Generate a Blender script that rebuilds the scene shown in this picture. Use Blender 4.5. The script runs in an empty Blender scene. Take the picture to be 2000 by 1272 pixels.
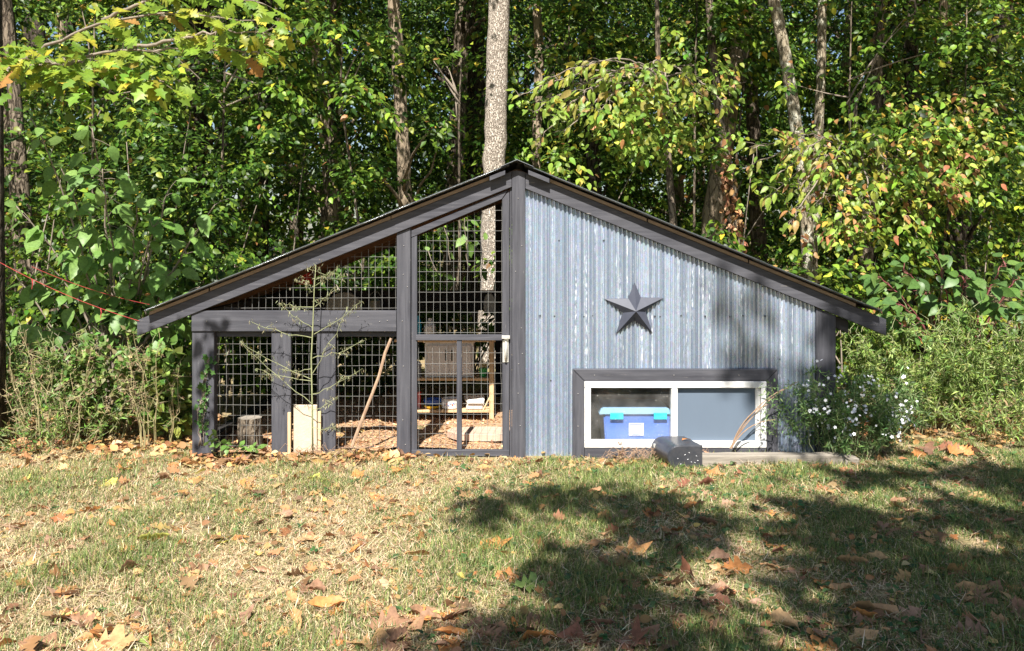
import bpy, bmesh, math, random
import numpy as np
from mathutils import Vector, Matrix

# ------------------------------------------------------------------ camera, sky, sun, exposure
scene = bpy.context.scene
COL = scene.collection
F, CX, HZ, EYE = 1703.0, 1000.0, 470.0, 1.6        # focal length, principal column and horizon row of the photograph; eye height in metres
cam_d = bpy.data.cameras.new('camera')
cam = bpy.data.objects.new('camera', cam_d)
COL.objects.link(cam)
cam.location = (0, 0, EYE)
cam.rotation_euler = (math.radians(90), 0, 0)
cam_d.sensor_width = 36
cam_d.lens = F / 2000 * 36
cam_d.shift_y = -(636 - HZ) / 2000
cam_d.clip_end = 400
scene.camera = cam

ELEV, AZ = 51.0, 7.0                                # sun behind the camera, a little to the left
SUN = np.array([-math.sin(math.radians(AZ)) * math.cos(math.radians(ELEV)),
                -math.cos(math.radians(AZ)) * math.cos(math.radians(ELEV)),
                math.sin(math.radians(ELEV))])      # towards the sun
world = bpy.data.worlds.new('World')
scene.world = world
world.use_nodes = True
wn = world.node_tree.nodes
bg = wn['Background']
sky_t = wn.new('ShaderNodeTexSky')
sky_t.sky_type = 'NISHITA'
sky_t.sun_disc = False
sky_t.sun_elevation = math.radians(ELEV)
sky_t.sun_rotation = math.radians(180 + AZ)
world.node_tree.links.new(sky_t.outputs[0], bg.inputs[0])
bg.inputs[1].default_value = 0.05
sun_d = bpy.data.lights.new('sun', 'SUN')
sun = bpy.data.objects.new('sun', sun_d)
COL.objects.link(sun)
sun.rotation_euler = Vector(SUN).to_track_quat('Z', 'Y').to_euler()
sun_d.energy = 5.0
sun_d.angle = math.radians(0.5)
sun_d.color = (1.0, 0.96, 0.90)
vs = scene.view_settings
vs.view_transform = 'Standard'
vs.look = 'None'
vs.gamma = 1.0
vs.use_curve_mapping = False
vs.exposure = 1.3
cy = scene.cycles
cy.max_bounces = 8
cy.diffuse_bounces = 3
cy.glossy_bounces = 3
cy.transmission_bounces = 5
cy.transparent_max_bounces = 8

rng = np.random.default_rng(7)
random.seed(7)

# ------------------------------------------------------------------ small helpers
def W(px, py, Y):
    """Point at depth Y seen at photograph pixel (px, py)."""
    return np.array([(px - CX) / F * Y, Y, EYE - (py - HZ) / F * Y])

def G(px, py):
    """Ground point seen at photograph pixel (px, py)."""
    Y = F * EYE / (py - HZ)
    return np.array([(px - CX) / F * Y, Y, 0.0])

def X(px): return (px - CX) / 262.0                 # on the front of the coop
def Z(py): return EYE - (py - HZ) / 262.0

def unit(a):
    return a / np.maximum(np.linalg.norm(a, axis=-1, keepdims=True), 1e-9)

def gz(x, y):
    """Height of the ground."""
    x = np.asarray(x, float); y = np.asarray(y, float)
    h = 0.012 * np.sin(2.1 * x + 0.7) * np.sin(1.7 * y + 0.4) + 0.008 * np.sin(4.3 * x - 1.9 * y) - 0.008
    rise = np.clip((y - 10.5) / 20, 0, 1.5) * 1.1
    return h + rise

def tag(o, label=None, cat=None, group=None, kind=None):
    if label: o['label'] = label
    if cat: o['category'] = cat
    if group: o['group'] = group
    if kind: o['kind'] = kind
    return o

def empty(name, loc, label, cat, group=None):
    o = bpy.data.objects.new(name, None)
    COL.objects.link(o)
    o.location = loc
    o.empty_display_size = 0.1
    return tag(o, label, cat, group)

def link(name, me, mat, parent=None):
    o = bpy.data.objects.new(name, me)
    COL.objects.link(o)
    if mat is not None and len(me.materials) == 0:
        me.materials.append(mat)
    if parent is not None:
        o.parent = parent
        # vertices are given in world space: undo the parents' places
        m = Vector((0, 0, 0)); p = parent
        while p is not None:
            m += p.location; p = p.parent
        o.matrix_parent_inverse = Matrix.Identity(4)
        o.location = -m
    return o

def np_mesh(name, v, faces, tint=None, smooth=False):
    """Mesh from numpy arrays; faces (m,3) or (m,4)."""
    v = np.ascontiguousarray(v, np.float32); faces = np.ascontiguousarray(faces, np.int32)
    me = bpy.data.meshes.new(name)
    me.vertices.add(len(v)); me.vertices.foreach_set('co', v.ravel())
    k = faces.shape[1]
    me.loops.add(faces.size); me.loops.foreach_set('vertex_index', faces.ravel())
    me.polygons.add(len(faces)); me.polygons.foreach_set('loop_start', np.arange(0, faces.size, k, dtype=np.int32))
    if smooth: me.polygons.foreach_set('use_smooth', np.ones(len(faces), bool))
    me.update(calc_edges=True)
    if tint is not None:
        a = me.attributes.new('tint', 'FLOAT_COLOR', 'POINT')
        c = np.ones((len(v), 4), np.float32); c[:, :3] = tint
        a.data.foreach_set('color', c.ravel())
    return me

class MB:
    """Collects shapes and links them as one mesh object."""
    def __init__(s): s.v = []; s.f = []
    def add(s, v, f):
        n = len(s.v)
        s.v += [tuple(map(float, p)) for p in v]
        s.f += [tuple(i + n for i in q) for q in f]
        return s
    def box(s, x0, x1, y0, y1, z0, z1):
        v = [(x0, y0, z0), (x1, y0, z0), (x1, y1, z0), (x0, y1, z0), (x0, y0, z1), (x1, y0, z1), (x1, y1, z1), (x0, y1, z1)]
        return s.add(v, [(0, 3, 2, 1), (4, 5, 6, 7), (0, 1, 5, 4), (1, 2, 6, 5), (2, 3, 7, 6), (3, 0, 4, 7)])
    def prism(s, xz, y0, y1):
        """Polygon in x, z (counter-clockwise seen from the front) pushed from y0 back to y1."""
        n = len(xz)
        v = [(x, y0, z) for x, z in xz] + [(x, y1, z) for x, z in xz]
        f = [tuple(range(n)), tuple(range(2 * n - 1, n - 1, -1))]
        f += [(i, i + n, (i + 1) % n + n, (i + 1) % n) for i in range(n)]
        return s.add(v, f)
    def tube(s, pts, radii, sides=6, rough=0.0, caps=True):
        pts = np.array(pts, float); n = len(pts)
        radii = np.full(n, radii) if np.isscalar(radii) else np.array(radii, float)
        t = unit(np.gradient(pts, axis=0))
        ref = np.array([0.31, 0.2, 0.93]) if abs(t[0] @ np.array([0, 0, 1])) < 0.8 else np.array([0.93, 0.3, 0.1])
        u = ref - t[0] * (ref @ t[0]); u /= np.linalg.norm(u)
        v = []
        for i in range(n):
            u = u - t[i] * (u @ t[i]); u /= np.linalg.norm(u)
            w = np.cross(t[i], u)
            for k in range(sides):
                a = 2 * math.pi * k / sides
                r = radii[i] * (1 + rough * (random.random() - 0.5))
                v.append(pts[i] + r * (math.cos(a) * u + math.sin(a) * w))
        f = []
        for i in range(n - 1):
            for k in range(sides):
                a, b = i * sides + k, i * sides + (k + 1) % sides
                f.append((a, b, b + sides, a + sides))
        if caps:
            f.append(tuple(range(sides - 1, -1, -1)))
            f.append(tuple(range((n - 1) * sides, n * sides)))
        return s.add(v, f)
    def lathe(s, prof, cx, cy, z0=0, sides=20, sx=1, sy=1):
        """Profile of (radius, z) turned round a vertical axis."""
        n = len(prof); v = []
        for r, z in prof:
            for k in range(sides):
                a = 2 * math.pi * k / sides
                v.append((cx + r * sx * math.cos(a), cy + r * sy * math.sin(a), z0 + z))
        f = [(i * sides + k, i * sides + (k + 1) % sides, (i + 1) * sides + (k + 1) % sides, (i + 1) * sides + k)
             for i in range(n - 1) for k in range(sides)]
        f.append(tuple(range(sides - 1, -1, -1))); f.append(tuple(range((n - 1) * sides, n * sides)))
        return s.add(v, f)
    def build(s, name, mat, parent=None, smooth=False, bevel=0.0, seg=1):
        me = bpy.data.meshes.new(name)
        me.from_pydata(s.v, [], s.f)
        if bevel:
            bm = bmesh.new(); bm.from_mesh(me)
            bmesh.ops.bevel(bm, geom=bm.edges[:], offset=bevel, segments=seg, affect='EDGES', clamp_overlap=True)
            bm.to_mesh(me); bm.free()
        if smooth: me.polygons.foreach_set('use_smooth', np.ones(len(me.polygons), bool))
        me.update()
        return link(name, me, mat, parent)

# ------------------------------------------------------------------ materials
def nt(name):
    m = bpy.data.materials.new(name); m.use_nodes = True
    return m, m.node_tree.nodes, m.node_tree.links, m.node_tree.nodes['Principled BSDF']

def coords(n, l, scale, space='Object'):
    tc = n.new('ShaderNodeTexCoord'); mp = n.new('ShaderNodeMapping')
    l.new(tc.outputs[space], mp.inputs[0])
    mp.inputs['Scale'].default_value = scale if hasattr(scale, '__len__') else (scale,) * 3
    return mp.outputs[0]

def noise(n, l, vec, scale=1.0, detail=4, rough=0.6):
    t = n.new('ShaderNodeTexNoise')
    l.new(vec, t.inputs['Vector'])
    t.inputs['Scale'].default_value = scale; t.inputs['Detail'].default_value = detail; t.inputs['Roughness'].default_value = rough
    return t.outputs['Fac']

def ramp(n, l, fac, stops):
    r = n.new('ShaderNodeValToRGB')
    l.new(fac, r.inputs[0])
    e = r.color_ramp.elements
    while len(e) < len(stops): e.new(0.5)
    for i, (p, c) in enumerate(stops):
        e[i].position = p; e[i].color = (*c, 1) if len(c) == 3 else c
    return r.outputs[0]

def mixc(n, l, fac, a, b):
    m = n.new('ShaderNodeMix'); m.data_type = 'RGBA'
    for s, val in ((0, fac), (6, a), (7, b)):
        if hasattr(val, 'node'): l.new(val, m.inputs[s])
        else: m.inputs[s].default_value = val if s == 0 else (*val, 1)
    return m.outputs[2]

def bump(n, l, height, bsdf, strength=0.4, dist=0.01):
    b = n.new('ShaderNodeBump')
    b.inputs['Strength'].default_value = strength; b.inputs['Distance'].default_value = dist
    l.new(height, b.inputs['Height']); l.new(b.outputs[0], bsdf.inputs['Normal'])

def simple(name, c1, c2=None, scale=6, rough=0.6, metal=0.0, bmp=0.15, spec=0.5):
    m, n, l, b = nt(name)
    v = coords(n, l, scale)
    f = noise(n, l, v)
    c2 = c2 or tuple(x * 0.8 for x in c1)
    l.new(ramp(n, l, f, [(0.3, c1), (0.7, c2)]), b.inputs['Base Color'])
    b.inputs['Roughness'].default_value = rough; b.inputs['Metallic'].default_value = metal
    b.inputs['Specular IOR Level'].default_value = spec
    if bmp: bump(n, l, noise(n, l, v, 5), b, bmp, 0.01)
    return m

def board_paint(name, stretch):
    """Charcoal exterior paint over sawn wood: grain, worn pale specks."""
    m, n, l, b = nt(name)
    v = coords(n, l, stretch)
    g = noise(n, l, v, 1, 6, 0.65)
    big = noise(n, l, coords(n, l, 2.5), 1, 3)
    col = ramp(n, l, g, [(0.25, (0.030, 0.030, 0.036)), (0.5, (0.057, 0.057, 0.066)), (0.75, (0.098, 0.097, 0.108))])
    col = mixc(n, l, ramp(n, l, big, [(0.35, (0, 0, 0)), (0.75, (0.45, 0.45, 0.45))]), col, (0.096, 0.095, 0.103))
    fl = noise(n, l, coords(n, l, tuple(s * 2.2 for s in stretch)), 1, 5, 0.7)
    chip = ramp(n, l, fl, [(0.665, (0, 0, 0)), (0.72, (0.9, 0.9, 0.9))])
    l.new(mixc(n, l, chip, col, (0.32, 0.29, 0.25)), b.inputs['Base Color'])
    b.inputs['Roughness'].default_value = 0.6
    b.inputs['Specular IOR Level'].default_value = 0.22
    bump(n, l, g, b, 0.35, 0.004)
    return m

def wood(name, c1, c2, stretch, rough=0.75):
    m, n, l, b = nt(name)
    v = coords(n, l, stretch)
    g = noise(n, l, v, 1, 6, 0.7)
    l.new(ramp(n, l, g, [(0.28, c1), (0.72, c2)]), b.inputs['Base Color'])
    b.inputs['Roughness'].default_value = rough
    bump(n, l, g, b, 0.5, 0.006)
    return m

def galvanised():
    m, n, l, b = nt('galvanised_steel')
    v = coords(n, l, (30, 30, 9))
    f = noise(n, l, v, 1, 5, 0.65)
    vo = n.new('ShaderNodeTexVoronoi'); vo.inputs['Scale'].default_value = 1
    l.new(coords(n, l, (70, 70, 45)), vo.inputs['Vector'])
    base = ramp(n, l, f, [(0.3, (0.33, 0.425, 0.57)), (0.55, (0.385, 0.48, 0.625)), (0.8, (0.44, 0.54, 0.68))])
    base = mixc(n, l, 0.10, base, vo.outputs['Color'])
    ribs = noise(n, l, coords(n, l, (44, 0.1, 0.18)), 1, 2, 0.6)
    base = mixc(n, l, ramp(n, l, ribs, [(0.42, (0, 0, 0)), (0.58, (0.62, 0.62, 0.62))]), base, (0.13, 0.19, 0.28))
    hs = n.new('ShaderNodeHueSaturation'); hs.inputs['Saturation'].default_value = 0.75
    l.new(base, hs.inputs['Color'])
    # white rust: chalky streaks that ran down a rib
    st = noise(n, l, coords(n, l, (38, 0.1, 0.7)), 1, 3, 0.6)
    sp = noise(n, l, coords(n, l, (130, 130, 20)), 1, 3, 0.7)
    mul = n.new('ShaderNodeMath'); mul.operation = 'MULTIPLY'
    l.new(ramp(n, l, st, [(0.57, (0, 0, 0)), (0.64, (1, 1, 1))]), mul.inputs[0])
    l.new(ramp(n, l, sp, [(0.50, (0, 0, 0)), (0.62, (1, 1, 1))]), mul.inputs[1])
    l.new(mixc(n, l, mul.outputs[0], hs.outputs[0], (0.74, 0.77, 0.80)), b.inputs['Base Color'])
    mm = n.new('ShaderNodeMath'); mm.operation = 'MULTIPLY_ADD'
    l.new(mul.outputs[0], mm.inputs[0]); mm.inputs[1].default_value = -0.45; mm.inputs[2].default_value = 0.60
    l.new(mm.outputs[0], b.inputs['Metallic'])
    l.new(ramp(n, l, f, [(0.3, (0.22,) * 3), (0.8, (0.34,) * 3)]), b.inputs['Roughness'])
    bump(n, l, f, b, 0.08, 0.004)
    return m

def leaf_mat(name, src='attr', cols=None, trans=0.38, rough=0.42, vein=0.0):
    """Leaf: diffuse and gloss above, light coming through; colour from the mesh's own tint or from the object's random value."""
    m, n, l, b = nt(name)
    if src == 'attr':
        a = n.new('ShaderNodeAttribute'); a.attribute_name = 'tint'; col = a.outputs['Color']
    else:
        oi = n.new('ShaderNodeObjectInfo')
        k = len(cols); r = n.new('ShaderNodeValToRGB'); r.color_ramp.interpolation = 'LINEAR'
        e = r.color_ramp.elements
        while len(e) < k: e.new(0.5)
        for i, c in enumerate(cols):
            e[i].position = i / (k - 1); e[i].color = (*c, 1)
        l.new(oi.outputs['Random'], r.inputs[0]); col = r.outputs[0]
        f = noise(n, l, coords(n, l, 9), 1, 4)
        hs = n.new('ShaderNodeHueSaturation'); l.new(col, hs.inputs['Color'])
        l.new(ramp(n, l, f, [(0.3, (0.7,) * 3), (0.7, (1.25,) * 3)]), hs.inputs['Value'])
        col = hs.outputs[0]
    l.new(col, b.inputs['Base Color'])
    b.inputs['Roughness'].default_value = rough
    b.inputs['Specular IOR Level'].default_value = 0.3
    t = n.new('ShaderNodeBsdfTranslucent')
    g = n.new('ShaderNodeGamma'); g.inputs[1].default_value = 0.88
    l.new(col, g.inputs[0]); l.new(g.outputs[0], t.inputs[0])
    mx = n.new('ShaderNodeMixShader'); mx.inputs[0].default_value = trans
    l.new(b.outputs[0], mx.inputs[1]); l.new(t.outputs[0], mx.inputs[2])
    l.new(mx.outputs[0], n['Material Output'].inputs[0])
    return m

def bark_mat(name, pale, mid, dark, scale=(9, 9, 4), crack=0.16, lichen=None):
    m, n, l, b = nt(name)
    v = coords(n, l, scale)
    wv = n.new('ShaderNodeVectorMath'); wv.operation = 'ADD'
    nz = n.new('ShaderNodeTexNoise'); nz.inputs['Scale'].default_value = 1.6; nz.inputs['Detail'].default_value = 4
    l.new(v, nz.inputs['Vector'])
    sc = n.new('ShaderNodeVectorMath'); sc.operation = 'SCALE'; sc.inputs['Scale'].default_value = 1.3
    l.new(nz.outputs['Color'], sc.inputs[0]); l.new(v, wv.inputs[0]); l.new(sc.outputs[0], wv.inputs[1])
    vo = n.new('ShaderNodeTexVoronoi'); vo.feature = 'DISTANCE_TO_EDGE'; vo.inputs['Scale'].default_value = 1.6
    l.new(wv.outputs[0], vo.inputs['Vector'])
    f = noise(n, l, v, 2.5, 6, 0.7)
    plate = ramp(n, l, f, [(0.3, mid), (0.6, pale)])
    col = mixc(n, l, ramp(n, l, vo.outputs['Distance'], [(0.0, (1, 1, 1)), (crack, (0, 0, 0))]), plate, dark)
    if lichen:
        li = noise(n, l, coords(n, l, 7), 1, 4)
        col = mixc(n, l, ramp(n, l, li, [(0.50, (0, 0, 0)), (0.60, (0.8, 0.8, 0.8))]), col, lichen)
    l.new(col, b.inputs['Base Color'])
    b.inputs['Roughness'].default_value = 0.9
    b.inputs['Specular IOR Level'].default_value = 0.15
    h = n.new('ShaderNodeMath'); h.operation = 'MULTIPLY_ADD'
    l.new(f, h.inputs[0]); h.inputs[1].default_value = 0.3
    l.new(ramp(n, l, vo.outputs['Distance'], [(0.0, (0, 0, 0)), (crack * 1.6, (1, 1, 1))]), h.inputs[2])
    bump(n, l, h.outputs[0], b, 0.8, 0.02)
    return m

M = {}
M['paint_v'] = board_paint('charcoal_paint_upright', (38, 38, 2.2))
M['paint_h'] = board_paint('charcoal_paint_level', (2.2, 38, 38))
M['steel'] = galvanised()
M['roof_steel'] = simple('roof_steel', (0.42, 0.44, 0.46), (0.30, 0.32, 0.33), 5, 0.35, 0.85, 0.05)
M['wire'] = simple('zinc_wire', (0.34, 0.335, 0.31), (0.22, 0.215, 0.20), 20, 0.5, 0.3, 0)
M['deck'] = wood('brown_roof_deck', (0.09, 0.040, 0.018), (0.16, 0.075, 0.032), (3, 3, 30))
M['lath'] = wood('tan_lath', (0.17, 0.12, 0.08), (0.30, 0.22, 0.15), (4, 30, 30))
M['pine'] = wood('pale_pine', (0.52, 0.35, 0.18), (0.68, 0.50, 0.29), (22, 22, 3))
M['pine_h'] = wood('pale_pine_level', (0.50, 0.33, 0.17), (0.66, 0.47, 0.27), (3, 22, 22))
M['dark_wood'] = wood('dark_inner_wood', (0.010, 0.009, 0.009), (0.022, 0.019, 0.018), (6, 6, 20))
M['weathered'] = wood('weathered_post', (0.13, 0.11, 0.085), (0.34, 0.30, 0.245), (2.2, 26, 40), 0.85)
M['vinyl'] = simple('white_vinyl', (0.84, 0.84, 0.82), (0.60, 0.58, 0.54), 14, 0.45, 0, 0.04)
M['white'] = simple('white_plastic', (0.80, 0.78, 0.74), (0.70, 0.68, 0.64), 14, 0.4, 0, 0.05)
M['star'] = simple('charcoal_star_metal', (0.062, 0.066, 0.086), (0.050, 0.054, 0.072), 16, 0.5, 0.0, 0.04, 0.25)
M['latch'] = simple('zinc_latch', (0.80, 0.79, 0.74), (0.66, 0.65, 0.60), 40, 0.32, 0.6, 0.05)
M['nail'] = simple('nail_head', (0.42, 0.40, 0.37), (0.3, 0.28, 0.26), 9, 0.5, 0.3, 0)
M['screw'] = simple('dark_screw', (0.035, 0.035, 0.04), (0.03, 0.03, 0.03), 9, 0.5, 0.3, 0)
M['mailbox'] = simple('black_mailbox_steel', (0.034, 0.037, 0.046), (0.075, 0.075, 0.082), 11, 0.34, 0.25, 0.06)
M['chalk'] = simple('chalk_block', (0.56, 0.47, 0.34), (0.46, 0.37, 0.26), 12, 0.9, 0, 0.3)
M['beige'] = simple('taupe_cabinet', (0.76, 0.72, 0.68), (0.70, 0.66, 0.62), 4, 0.6, 0, 0.02)
M['blackm'] = simple('black_metal', (0.015, 0.015, 0.016), None, 9, 0.4, 0.2, 0)
M['enamel'] = simple('grey_enamel', (0.36, 0.35, 0.34), (0.27, 0.25, 0.24), 9, 0.35, 0.3, 0.05)
M['blue'] = simple('blue_glaze', (0.02, 0.10, 0.42), None, 9, 0.3, 0, 0)
M['yellow'] = simple('yellow_glaze', (0.75, 0.48, 0.03), None, 9, 0.35, 0, 0)
M['red'] = simple('red_plastic', (0.62, 0.03, 0.02), None, 9, 0.4, 0, 0)
M['teal'] = simple('teal_plastic', (0.02, 0.33, 0.48), None, 9, 0.35, 0, 0)
M['green'] = simple('green_plastic', (0.05, 0.42, 0.10), None, 9, 0.4, 0, 0)
M['cord'] = simple('red_twine', (0.42, 0.045, 0.045), None, 30, 0.6, 0, 0)
M['aqua'] = simple('aqua_latch_plastic', (0.02, 0.55, 0.68), None, 9, 0.35, 0, 0)
M['tub'] = simple('blue_clear_plastic', (0.07, 0.155, 0.46), (0.10, 0.19, 0.52), 3, 0.3, 0, 0.02)
M['tub_lid'] = simple('frosted_lid', (0.13, 0.33, 0.46), (0.20, 0.30, 0.44), 5, 0.3, 0, 0)
M['paper'] = simple('white_paper', (0.82, 0.82, 0.82), None, 9, 0.7, 0, 0)
M['ink'] = simple('blue_ink', (0.04, 0.12, 0.55), None, 9, 0.7, 0, 0)
M['slab'] = simple('pink_stone', (0.44, 0.30, 0.22), (0.55, 0.40, 0.30), 9, 0.9, 0, 0.4)
M['stem'] = simple('straw_stem', (0.36, 0.30, 0.16), (0.26, 0.24, 0.10), 30, 0.8, 0, 0)
M['stem_green'] = simple('green_stem', (0.30, 0.31, 0.16), (0.20, 0.22, 0.10), 30, 0.8, 0, 0)
M['stem_pink'] = simple('pink_stem', (0.27, 0.06, 0.08), (0.20, 0.08, 0.06), 30, 0.6, 0, 0)
M['twig'] = simple('grey_twig', (0.26, 0.21, 0.16), (0.16, 0.13, 0.10), 30, 0.9, 0, 0)
M['stick'] = wood('dry_stick', (0.22, 0.13, 0.08), (0.42, 0.29, 0.19), (40, 40, 8), 0.9)
M['bark_main'] = bark_mat('pale_plated_bark', (0.64, 0.56, 0.47), (0.44, 0.37, 0.295), (0.17, 0.13, 0.10), (30, 30, 11), 0.16)
M['bark_smooth'] = bark_mat('tan_smooth_bark', (0.33, 0.26, 0.18), (0.21, 0.16, 0.11), (0.10, 0.075, 0.05), (7, 7, 2), 0.06)
M['bark_lichen'] = bark_mat('lichen_bark', (0.32, 0.27, 0.19), (0.19, 0.15, 0.10), (0.09, 0.07, 0.045), (14, 14, 4), 0.10, (0.52, 0.50, 0.40))
M['bark_dark'] = bark_mat('dark_bark', (0.085, 0.068, 0.05), (0.055, 0.043, 0.032), (0.018, 0.014, 0.010), (11, 11, 3), 0.18)
M['bark_mid'] = bark_mat('grey_brown_bark', (0.20, 0.16, 0.115), (0.12, 0.095, 0.07), (0.04, 0.03, 0.022), (11, 11, 3), 0.15)
M['foliage'] = leaf_mat('foliage', trans=0.42)
M['litter'] = leaf_mat('dry_leaf_litter', trans=0.18, rough=0.6)
M['grass'] = leaf_mat('grass_blades', trans=0.25, rough=0.6)
M['chips'] = leaf_mat('mulch_chips', trans=0.0, rough=0.9)
M['petal'] = simple('white_petals', (0.85, 0.85, 0.84), None, 9, 0.6, 0, 0)

def ground_mat(name, soil, straw, green, sc=1.0):
    m, n, l, b = nt(name)
    v = coords(n, l, 1.0)
    f = noise(n, l, v, 38 * sc, 6, 0.7)
    g = noise(n, l, v, 2.3 * sc, 5, 0.6)
    c = ramp(n, l, f, [(0.30, soil), (0.55, straw), (0.75, tuple(min(1, x * 1.25) for x in straw))])
    c = mixc(n, l, ramp(n, l, g, [(0.45, (0, 0, 0)), (0.70, (0.7, 0.7, 0.7))]), c, green)
    l.new(c, b.inputs['Base Color'])
    b.inputs['Roughness'].default_value = 0.95; b.inputs['Specular IOR Level'].default_value = 0.1
    bump(n, l, f, b, 0.8, 0.02)
    return m
M['lawn'] = ground_mat('lawn_soil', (0.16, 0.115, 0.065), (0.34, 0.26, 0.145), (0.13, 0.15, 0.055))
M['mulch'] = ground_mat('mulch_floor', (0.30, 0.17, 0.09), (0.48, 0.31, 0.18), (0.42, 0.27, 0.15), 1.4)

# ------------------------------------------------------------------ ground
gx = np.concatenate([[-90, -60, -40, -25, -16], np.arange(-11, 11.01, 0.12), [16, 25, 40, 60, 90]])
gy = np.concatenate([[-60, -30, -15, -6], np.arange(-1, 14.01, 0.12), np.arange(15, 34, 1.0), [45, 60, 90]])
xx, yy = np.meshgrid(gx, gy)
vz = gz(xx, yy)
nx, ny = len(gx), len(gy)
idx = np.arange(nx * ny).reshape(ny, nx)
q = np.stack([idx[:-1, :-1], idx[:-1, 1:], idx[1:, 1:], idx[1:, :-1]], -1).reshape(-1, 4)
o = link('ground', np_mesh('ground', np.stack([xx, yy, vz], -1).reshape(-1, 3), q, smooth=True), M['lawn'])
tag(o, kind='structure')

# floor of loose mulch inside the run, heaped a little towards the back
mx_, my_ = np.meshgrid(np.linspace(-2.36, 0.02, 60), np.linspace(6.56, 9.3, 60))
mz = 0.02 + 0.025 * np.sin(3.1 * mx_ + 1) * np.sin(2.6 * my_) + 0.012 * np.sin(9 * mx_ + 5 * my_) + 0.008 * np.sin(17 * mx_ - 11 * my_)
idx = np.arange(3600).reshape(60, 60)
q = np.stack([idx[:-1, :-1], idx[:-1, 1:], idx[1:, 1:], idx[1:, :-1]], -1).reshape(-1, 4)
o = link('mulch_floor', np_mesh('mulch_floor', np.stack([mx_, my_, mz], -1).reshape(-1, 3), q, smooth=True), M['mulch'])
tag(o, kind='structure')

# ------------------------------------------------------------------ chicken coop
YF = 6.5                                            # front face of the posts
coop = empty('chicken_coop', (0, YF, 0), 'charcoal timber chicken coop with wire run, gabled roof and corrugated steel front', 'chicken coop')
RX, RZ = 0.037, 2.165                               # ridge, underside of the steel
SL, SR = 0.398, 0.407                               # slopes
EL, ER = -2.70, 2.72                                # eaves
def roof_z(x): return RZ - (RX - x) * SL if x < RX else RZ - (x - RX) * SR
YR0, YR1 = 6.395, 9.05

def upright(name, x0, x1, z0, z1, y0=YF, y1=None, mat='paint_v', parent=coop, bev=0.003):
    return MB().box(x0, x1, y0, (y0 + 0.085) if y1 is None else y1, z0, z1).build(name, M[mat], parent, bevel=bev)

# timbers of the front
upright('corner_post', X(375), X(418), -0.05, Z(648.5))
MB().box(X(375), X(774.5), YF - 0.012, YF + 0.04, Z(647.5), Z(607)).build('beam', M['paint_h'], coop, bevel=0.003)
upright('front_board', X(530), X(568), -0.05, Z(648.5), YF + 0.002, YF + 0.04)
upright('front_board', X(619), X(655), -0.05, Z(648.5), YF + 0.004, YF + 0.04)
MB().box(X(418.5), X(774.5), YF + 0.042, YF + 0.075, Z(659), Z(650)).build('mesh_batten', M['paint_h'], coop, bevel=0.002)
# rake boards: a broad board under each slope
DZ = 0.035                                          # lath and gap between steel and board
def rake(x0, x1, drop0, drop1): return [(x0, roof_z(x0) - drop1), (x1, roof_z(x1) - drop1), (x1, roof_z(x1) - drop0), (x0, roof_z(x0) - drop0)]
MB().prism(rake(-2.785, X(999.5), DZ, 0.152), YF - 0.025, YF + 0.015).build('rake_board', M['paint_h'], coop, bevel=0.003)
MB().prism(rake(X(1026), 2.78, DZ, 0.155), YF - 0.025, YF + 0.015).build('rake_board', M['paint_h'], coop, bevel=0.003)
x0, x1 = X(1000), X(1025.4)
MB().prism([(x0, -0.05), (x1, -0.05), (x1, roof_z(x1) - DZ), (RX, RZ - DZ - .01), (x0, roof_z(x0) - DZ)], YF - 0.028, YF + 0.06).build('ridge_post', M['paint_v'], coop, bevel=0.003)
x0, x1 = X(775), X(802)
MB().prism([(x0, -0.05), (x1, -0.05), (x1, roof_z(x1) - 0.155), (x0, roof_z(x0) - 0.155)], YF - 0.006, YF + 0.085).build('door_post', M['paint_v'], coop, bevel=0.003)
x0, x1 = X(995.8), X(999.6)
MB().prism([(x0, -0.02), (x1, -0.02), (x1, roof_z(x1) - 0.155), (x0, roof_z(x0) - 0.155)], YF - 0.002, YF + 0.05).build('door_stop', M['paint_v'], coop, bevel=0.002)
x0, x1 = X(1594), X(1632)
MB().prism([(x0, -0.05), (x1, -0.05), (x1, roof_z(x1) - 0.158), (x0, roof_z(x0) - 0.158)], YF - 0.004, YF + 0.085).build('corner_post', M['paint_v'], coop, bevel=0.003)
MB().prism(rake(2.42, 2.52, 0.156, 0.25), YF + 0.03, YF + 0.07).build('eave_block', M['dark_wood'], coop, bevel=0.003)

# back and sides of the run
YB = 8.9
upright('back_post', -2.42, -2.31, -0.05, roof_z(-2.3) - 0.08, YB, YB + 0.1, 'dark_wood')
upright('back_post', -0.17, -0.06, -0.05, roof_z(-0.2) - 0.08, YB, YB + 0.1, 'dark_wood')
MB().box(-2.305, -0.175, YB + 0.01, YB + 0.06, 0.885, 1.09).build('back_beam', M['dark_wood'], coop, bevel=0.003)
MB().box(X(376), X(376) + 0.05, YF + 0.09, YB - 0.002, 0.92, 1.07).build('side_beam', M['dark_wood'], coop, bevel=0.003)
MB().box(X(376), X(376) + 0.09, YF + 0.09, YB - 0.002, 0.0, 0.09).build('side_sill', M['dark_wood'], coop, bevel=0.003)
# rafters and brown deck under the steel
for yb in (6.9, 7.6, 8.3, 8.88):
    MB().prism(rake(-2.66, RX - 0.02, 0.048, 0.125), yb, yb + 0.04).build('rafter', M['deck'], coop)
    MB().prism(rake(RX + 0.02, 2.66, 0.048, 0.125), yb, yb + 0.04).build('rafter', M['deck'], coop)
MB().prism(rake(-2.69, RX - 0.004, 0.028, 0.044), YF + 0.02, YR1 - 0.03).build('roof_deck', M['deck'], coop)
MB().prism(rake(RX + 0.004, 2.69, 0.028, 0.044), YF + 0.02, YR1 - 0.03).build('roof_deck', M['deck'], coop)
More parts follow.
